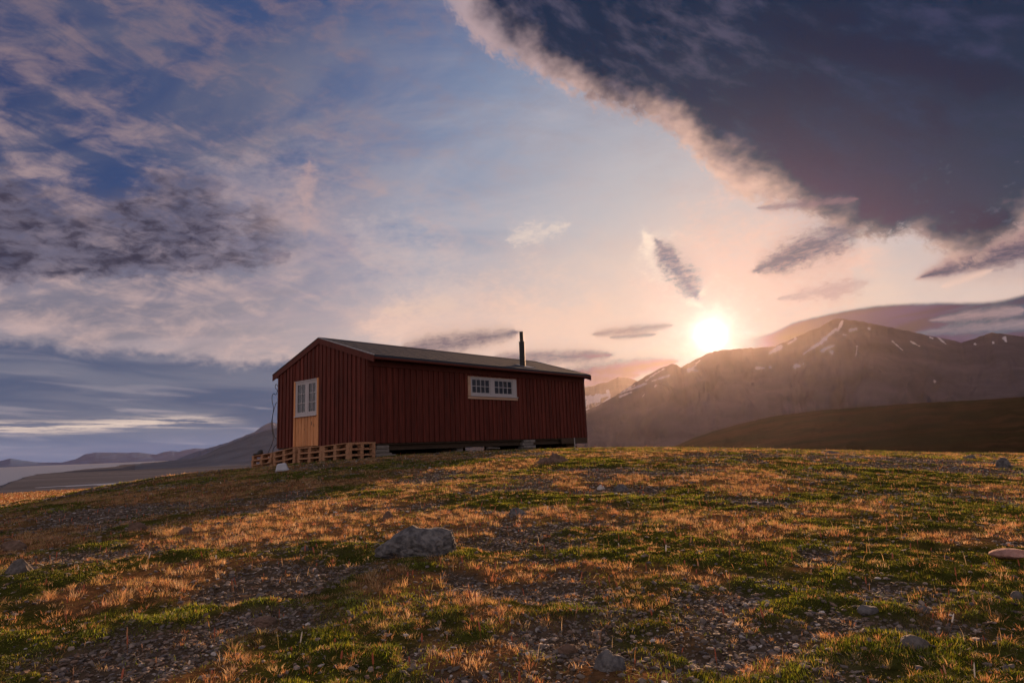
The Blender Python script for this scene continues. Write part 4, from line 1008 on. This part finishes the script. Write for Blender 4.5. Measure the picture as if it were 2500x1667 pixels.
DCOL = [(.58, .30, .12), (.66, .43, .21), (.48, .20, .09), (.74, .56, .34), (.38, .30, .08), (.52, .17, .10)]; DW = [4, 3, 2.4, 1.6, 2.2, .9]
GCOL = [(.13, .18, .012), (.25, .29, .018), (.07, .09, .012), (.34, .29, .03), (.14, .11, .02), (.42, .34, .04)]; GW = [4, 3, 3, 1.6, 1.2, .5]
rings = [(1.3, 3.4), (3.4, 6.0), (6., 10.), (10., 16.), (16., 27.)]
dry = []
# tufts: (tufts per m2, blades per tuft, height, blade width, spread)
for (r0, r1), dens, nb, hh, ww, spr in zip(rings, (230, 160, 90, 44, 20), (26, 22, 18, 16, 14), (.036, .038, .043, .048, .052), (.0016, .0020, .0030, .0045, .0075), (.020, .022, .03, .04, .06)):
    area = math.radians(SPAN(r0))/2*(r1*r1-r0*r0); n = int(area*dens*2.2)
    x, y = sample(n, r0, r1); G, V, D = cover(x, y)
    clump = fbm(x*5, y*5, 3, 91)
    k = rng.random(n) < (D*1.0+V*.42+G*.13)*sstep(clump, .28, .6)
    x, y, D = x[k], y[k], D[k]; m = len(x); hs = hh*(.5+.75*rng.random(m))*(.62+.5*D)*(.75+.6*fbm(x*1.7, y*1.7, 2, 93))
    tcl = pick(m, DCOL, DW)*(.7+.6*rng.random(m))[:, None]
    tl, ta = rng.uniform(0, .35, m), rng.uniform(0, 6.28, m)
    X = np.repeat(x, nb); Y = np.repeat(y, nb); a = rng.uniform(0, 6.283, m*nb); d = np.abs(rng.normal(0, spr, m*nb))
    X = X+np.cos(a)*d; Y = Y+np.sin(a)*d
    H = np.repeat(hs, nb)*rng.uniform(.45, 1.15, m*nb); ln = np.clip(.15+d/spr*.22+rng.random(m*nb)*.35, 0, .93)
    mixc = pick(m*nb, DCOL, DW)
    T = np.repeat(tcl, nb, 0)*.55+mixc*.45*rng.uniform(.6, 1.3, (m*nb, 1))
    dry.append(blades('dry_grass', X, Y, H, ww*rng.uniform(.6, 1.3, m*nb), a+rng.normal(0, .5, m*nb), ln, T, m_dry, 2 if r0 < 6 else 1, 1))
# long single straws standing or lying over everything
for (r0, r1), dens, ww in zip(rings, (260, 130, 50, 16, 6), (.0011, .0014, .002, .003, .0045)):
    area = math.radians(SPAN(r0))/2*(r1*r1-r0*r0); n = int(area*dens); x, y = sample(n, r0, r1); G, V, D = cover(x, y)
    k = rng.random(n) < (.35*G+.75*V+.9*D)*sstep(fbm(x*2.2, y*2.2, 3, 17), .3, .6); x, y = x[k], y[k]; m = len(x)
    ln = np.where(rng.random(m) < .45, rng.uniform(.8, .985, m), rng.uniform(.05, .6, m))
    dry.append(blades('dry_grass', x, y, rng.uniform(.02, .085, m), ww*rng.uniform(.7, 1.3, m), rng.uniform(0, 6.28, m), ln, pick(m, [(.62, .42, .22), (.55, .28, .12), (.30, .26, .10), (.7, .55, .35)], [3, 3, 1.5, 1])*rng.uniform(.6, 1.2, (m, 1)), m_dry, 2 if r0 < 10 else 1, 1))
# litter: short bits of dead straw lying on gravel and soil
for (r0, r1), dens, ww in zip(rings[:4], (2200, 1000, 320, 90), (.0013, .0018, .0026, .004)):
    area = math.radians(SPAN(r0))/2*(r1*r1-r0*r0); n = int(area*dens); x, y = sample(n, r0, r1)
    dry.append(blades('dry_grass', x, y, rng.uniform(.008, .035, n), ww*rng.uniform(.7, 1.5, n), rng.uniform(0, 6.28, n), rng.uniform(.86, .995, n), pick(n, [(.40, .30, .20), (.30, .18, .10), (.22, .17, .13), (.5, .42, .33), (.35, .12, .06)], [3, 3, 3, 1, 1])*rng.uniform(.5, 1.2, (n, 1)), m_dry, 1, 1, sink=-.002))
# the lit plain below: tussocks of dry grass
n = 60000; x, y = sample(n, 380, 850, -60, -14); k = rng.random(n) < .25+.75*fbm(x/20, y/40, 4, 5); x, y = x[k], y[k]; m = len(x)
dry.append(blades('dry_grass', x, y, rng.uniform(.5, 1.3, m), rng.uniform(.8, 2.2, m), rng.uniform(0, 6.28, m), rng.uniform(0, .5, m), pick(m, DCOL, DW)*rng.uniform(.35, .7, (m, 1)), m_dry, 1, 1))
merge('dry_grass', dry)
grn = []
for (r0, r1), dens, hh, ww in zip(rings, (26000, 13000, 5000, 1900, 640), (.013, .015, .018, .022, .028), (.0022, .0028, .0042, .0068, .012)):
    area = math.radians(SPAN(r0))/2*(r1*r1-r0*r0); n = int(area*dens)
    x, y = sample(n, r0, r1); G, V, D = cover(x, y)
    c2 = fbm(x*6, y*6, 3, 23)
    k = rng.random(n) < (V*1.05+D*.22+G*.035)*(.12+.88*sstep(c2, .36, .52)); x, y, V, c2 = x[k], y[k], V[k], c2[k]; m = len(x)
    tall = sstep(fbm(x*.8, y*.8, 2, 27), .5, .62)
    H = hh*rng.uniform(.4, 1.3, m)*(.4+1.0*c2)*(1+tall*.5)
    T = pick(m, GCOL, GW)*(.5+.95*fbm(x*1.1, y*1.1, 3, 29)[:, None])*(.55+.9*vnoise(x*7, y*7, 66)[:, None])*rng.uniform(.7, 1.3, (m, 1))
    pa = fbm(x*9, y*9, 2, 12)*14
    grn.append(blades('green_turf', x, y, H, ww*rng.uniform(.6, 1.4, m), pa+rng.normal(0, .9, m), rng.uniform(.1, .85, m), T, m_grn, 2 if r0 < 3 else 1, 1))
merge('green_turf', grn)
# reddish seed spikes and stalks
stk = []
for (r0, r1), dens in zip(rings, (26, 20, 12, 5, 1.6)):
    area = math.radians(SPAN(r0))/2*(r1*r1-r0*r0); n = int(area*dens); x, y = sample(n, r0, r1); k = (~footprint(x, y)) & (rng.random(n) < .3+.7*fbm(x, y, 2, 3)); x, y = x[k], y[k]; z = height(x, y); m = len(x)
    vv, ff, tt = [], [], []
    for i in range(m):
        h = rng.uniform(.025, .085); la = rng.uniform(0, 6.28); l_ = rng.uniform(0, .35); w = .0011*(1+r0/9); hw = w*rng.uniform(1.5, 3.2); kd = rng.random()
        hc = (.48, .15, .08) if kd < .7 else ((.60, .33, .18) if kd < .93 else (.8, .74, .66))
        p0 = np.array([x[i], y[i], z[i]-.004]); dr = np.array([math.cos(la)*l_, math.sin(la)*l_, 1.]); 
        zs = [0, .5, .56, .75, .94, 1.0]; ws = [w*.6, w*.5, hw*.8, hw, hw*.7, .0003]
        base = len(vv)
        for q, wq in zip(zs, ws):
            c = p0+dr*h*q
            for j in range(4): vv.append(c+np.array([math.cos(j*1.5708), math.sin(j*1.5708), 0])*wq); tt.append((.35, .16, .07) if q < .52 else hc)
        for s_ in range(5):
            for j in range(4): ff.append((base+s_*4+j, base+s_*4+(j+1) % 4, base+s_*4+4+(j+1) % 4, base+s_*4+4+j))
    me = raw_mesh('seed_stalks', np.array(vv), np.array(ff).ravel(), np.full(len(ff), 4), [m_stk]); vcol(me, 'tint', np.array(tt)); stk.append(me)
merge('seed_stalks', stk)
# gravel
m_grv = principled('gravel_stone', (.1, .1, .1), rough=.9, var=.25, nscale=60, attr='tint', spec=.3, bump=.4, bscale=160, bdist=.002)
import bmesh as _bm
b_ = _bm.new(); _bm.ops.create_icosphere(b_, subdivisions=1, radius=1); ICO = np.array([v.co[:] for v in b_.verts]); ICF = np.array([[v.index for v in f.verts] for f in b_.faces]); b_.free()
gv, gf, gt = [], [], []; off = 0
for (r0, r1), dens, s0, s1 in zip(rings, (5200, 2400, 760, 200, 60), (.0035, .0045, .008, .013, .02), (.016, .018, .024, .034, .05)):
    area = math.radians(SPAN(r0))/2*(r1*r1-r0*r0); n = int(area*dens); x, y = sample(n, r0, r1); G, V, D = cover(x, y)
    k = (rng.random(n) < G*1.0+.10*D+.05*V) & ~footprint(x, y); x, y = x[k], y[k]; m = len(x); z = height(x, y)
    s = s0+(s1-s0)*rng.random(m)**2.6
    shp = ICO[None]*(1+rng.normal(0, .16, (m, 12, 1)))
    sc3 = np.stack([s*rng.uniform(.7, 1.3, m), s*rng.uniform(.5, 1., m), s*rng.uniform(.25, .6, m)], -1)
    P = shp*sc3[:, None, :]; a = rng.uniform(0, 6.28, m); ca, sa = np.cos(a)[:, None], np.sin(a)[:, None]
    tl = rng.normal(0, .25, m)[:, None]
    P = np.stack([P[..., 0]*ca-P[..., 1]*sa, P[..., 0]*sa+P[..., 1]*ca, P[..., 2]+P[..., 0]*tl], -1)
    P = P+np.stack([x, y, z+s*.12], -1)[:, None, :]
    gv.append(P.reshape(-1, 3)); gf.append((ICF[None]+(np.arange(m)*12)[:, None, None]+off).reshape(-1)); off += m*12
    gt.append(np.repeat(pick(m, [(.17, .14, .12), (.12, .10, .09), (.25, .20, .17), (.19, .13, .10), (.40, .37, .36), (.12, .105, .11)], [5, 5, 3, 3, .8, 3])*rng.uniform(.6, 1.3, (m, 1)), 12, 0))
gf = np.concatenate(gf); me = raw_mesh('gravel', np.concatenate(gv), gf, np.full(len(gf)//3, 3), [m_grv]); vcol(me, 'tint', np.concatenate(gt))
tag(obj('gravel', me), kind='stuff')
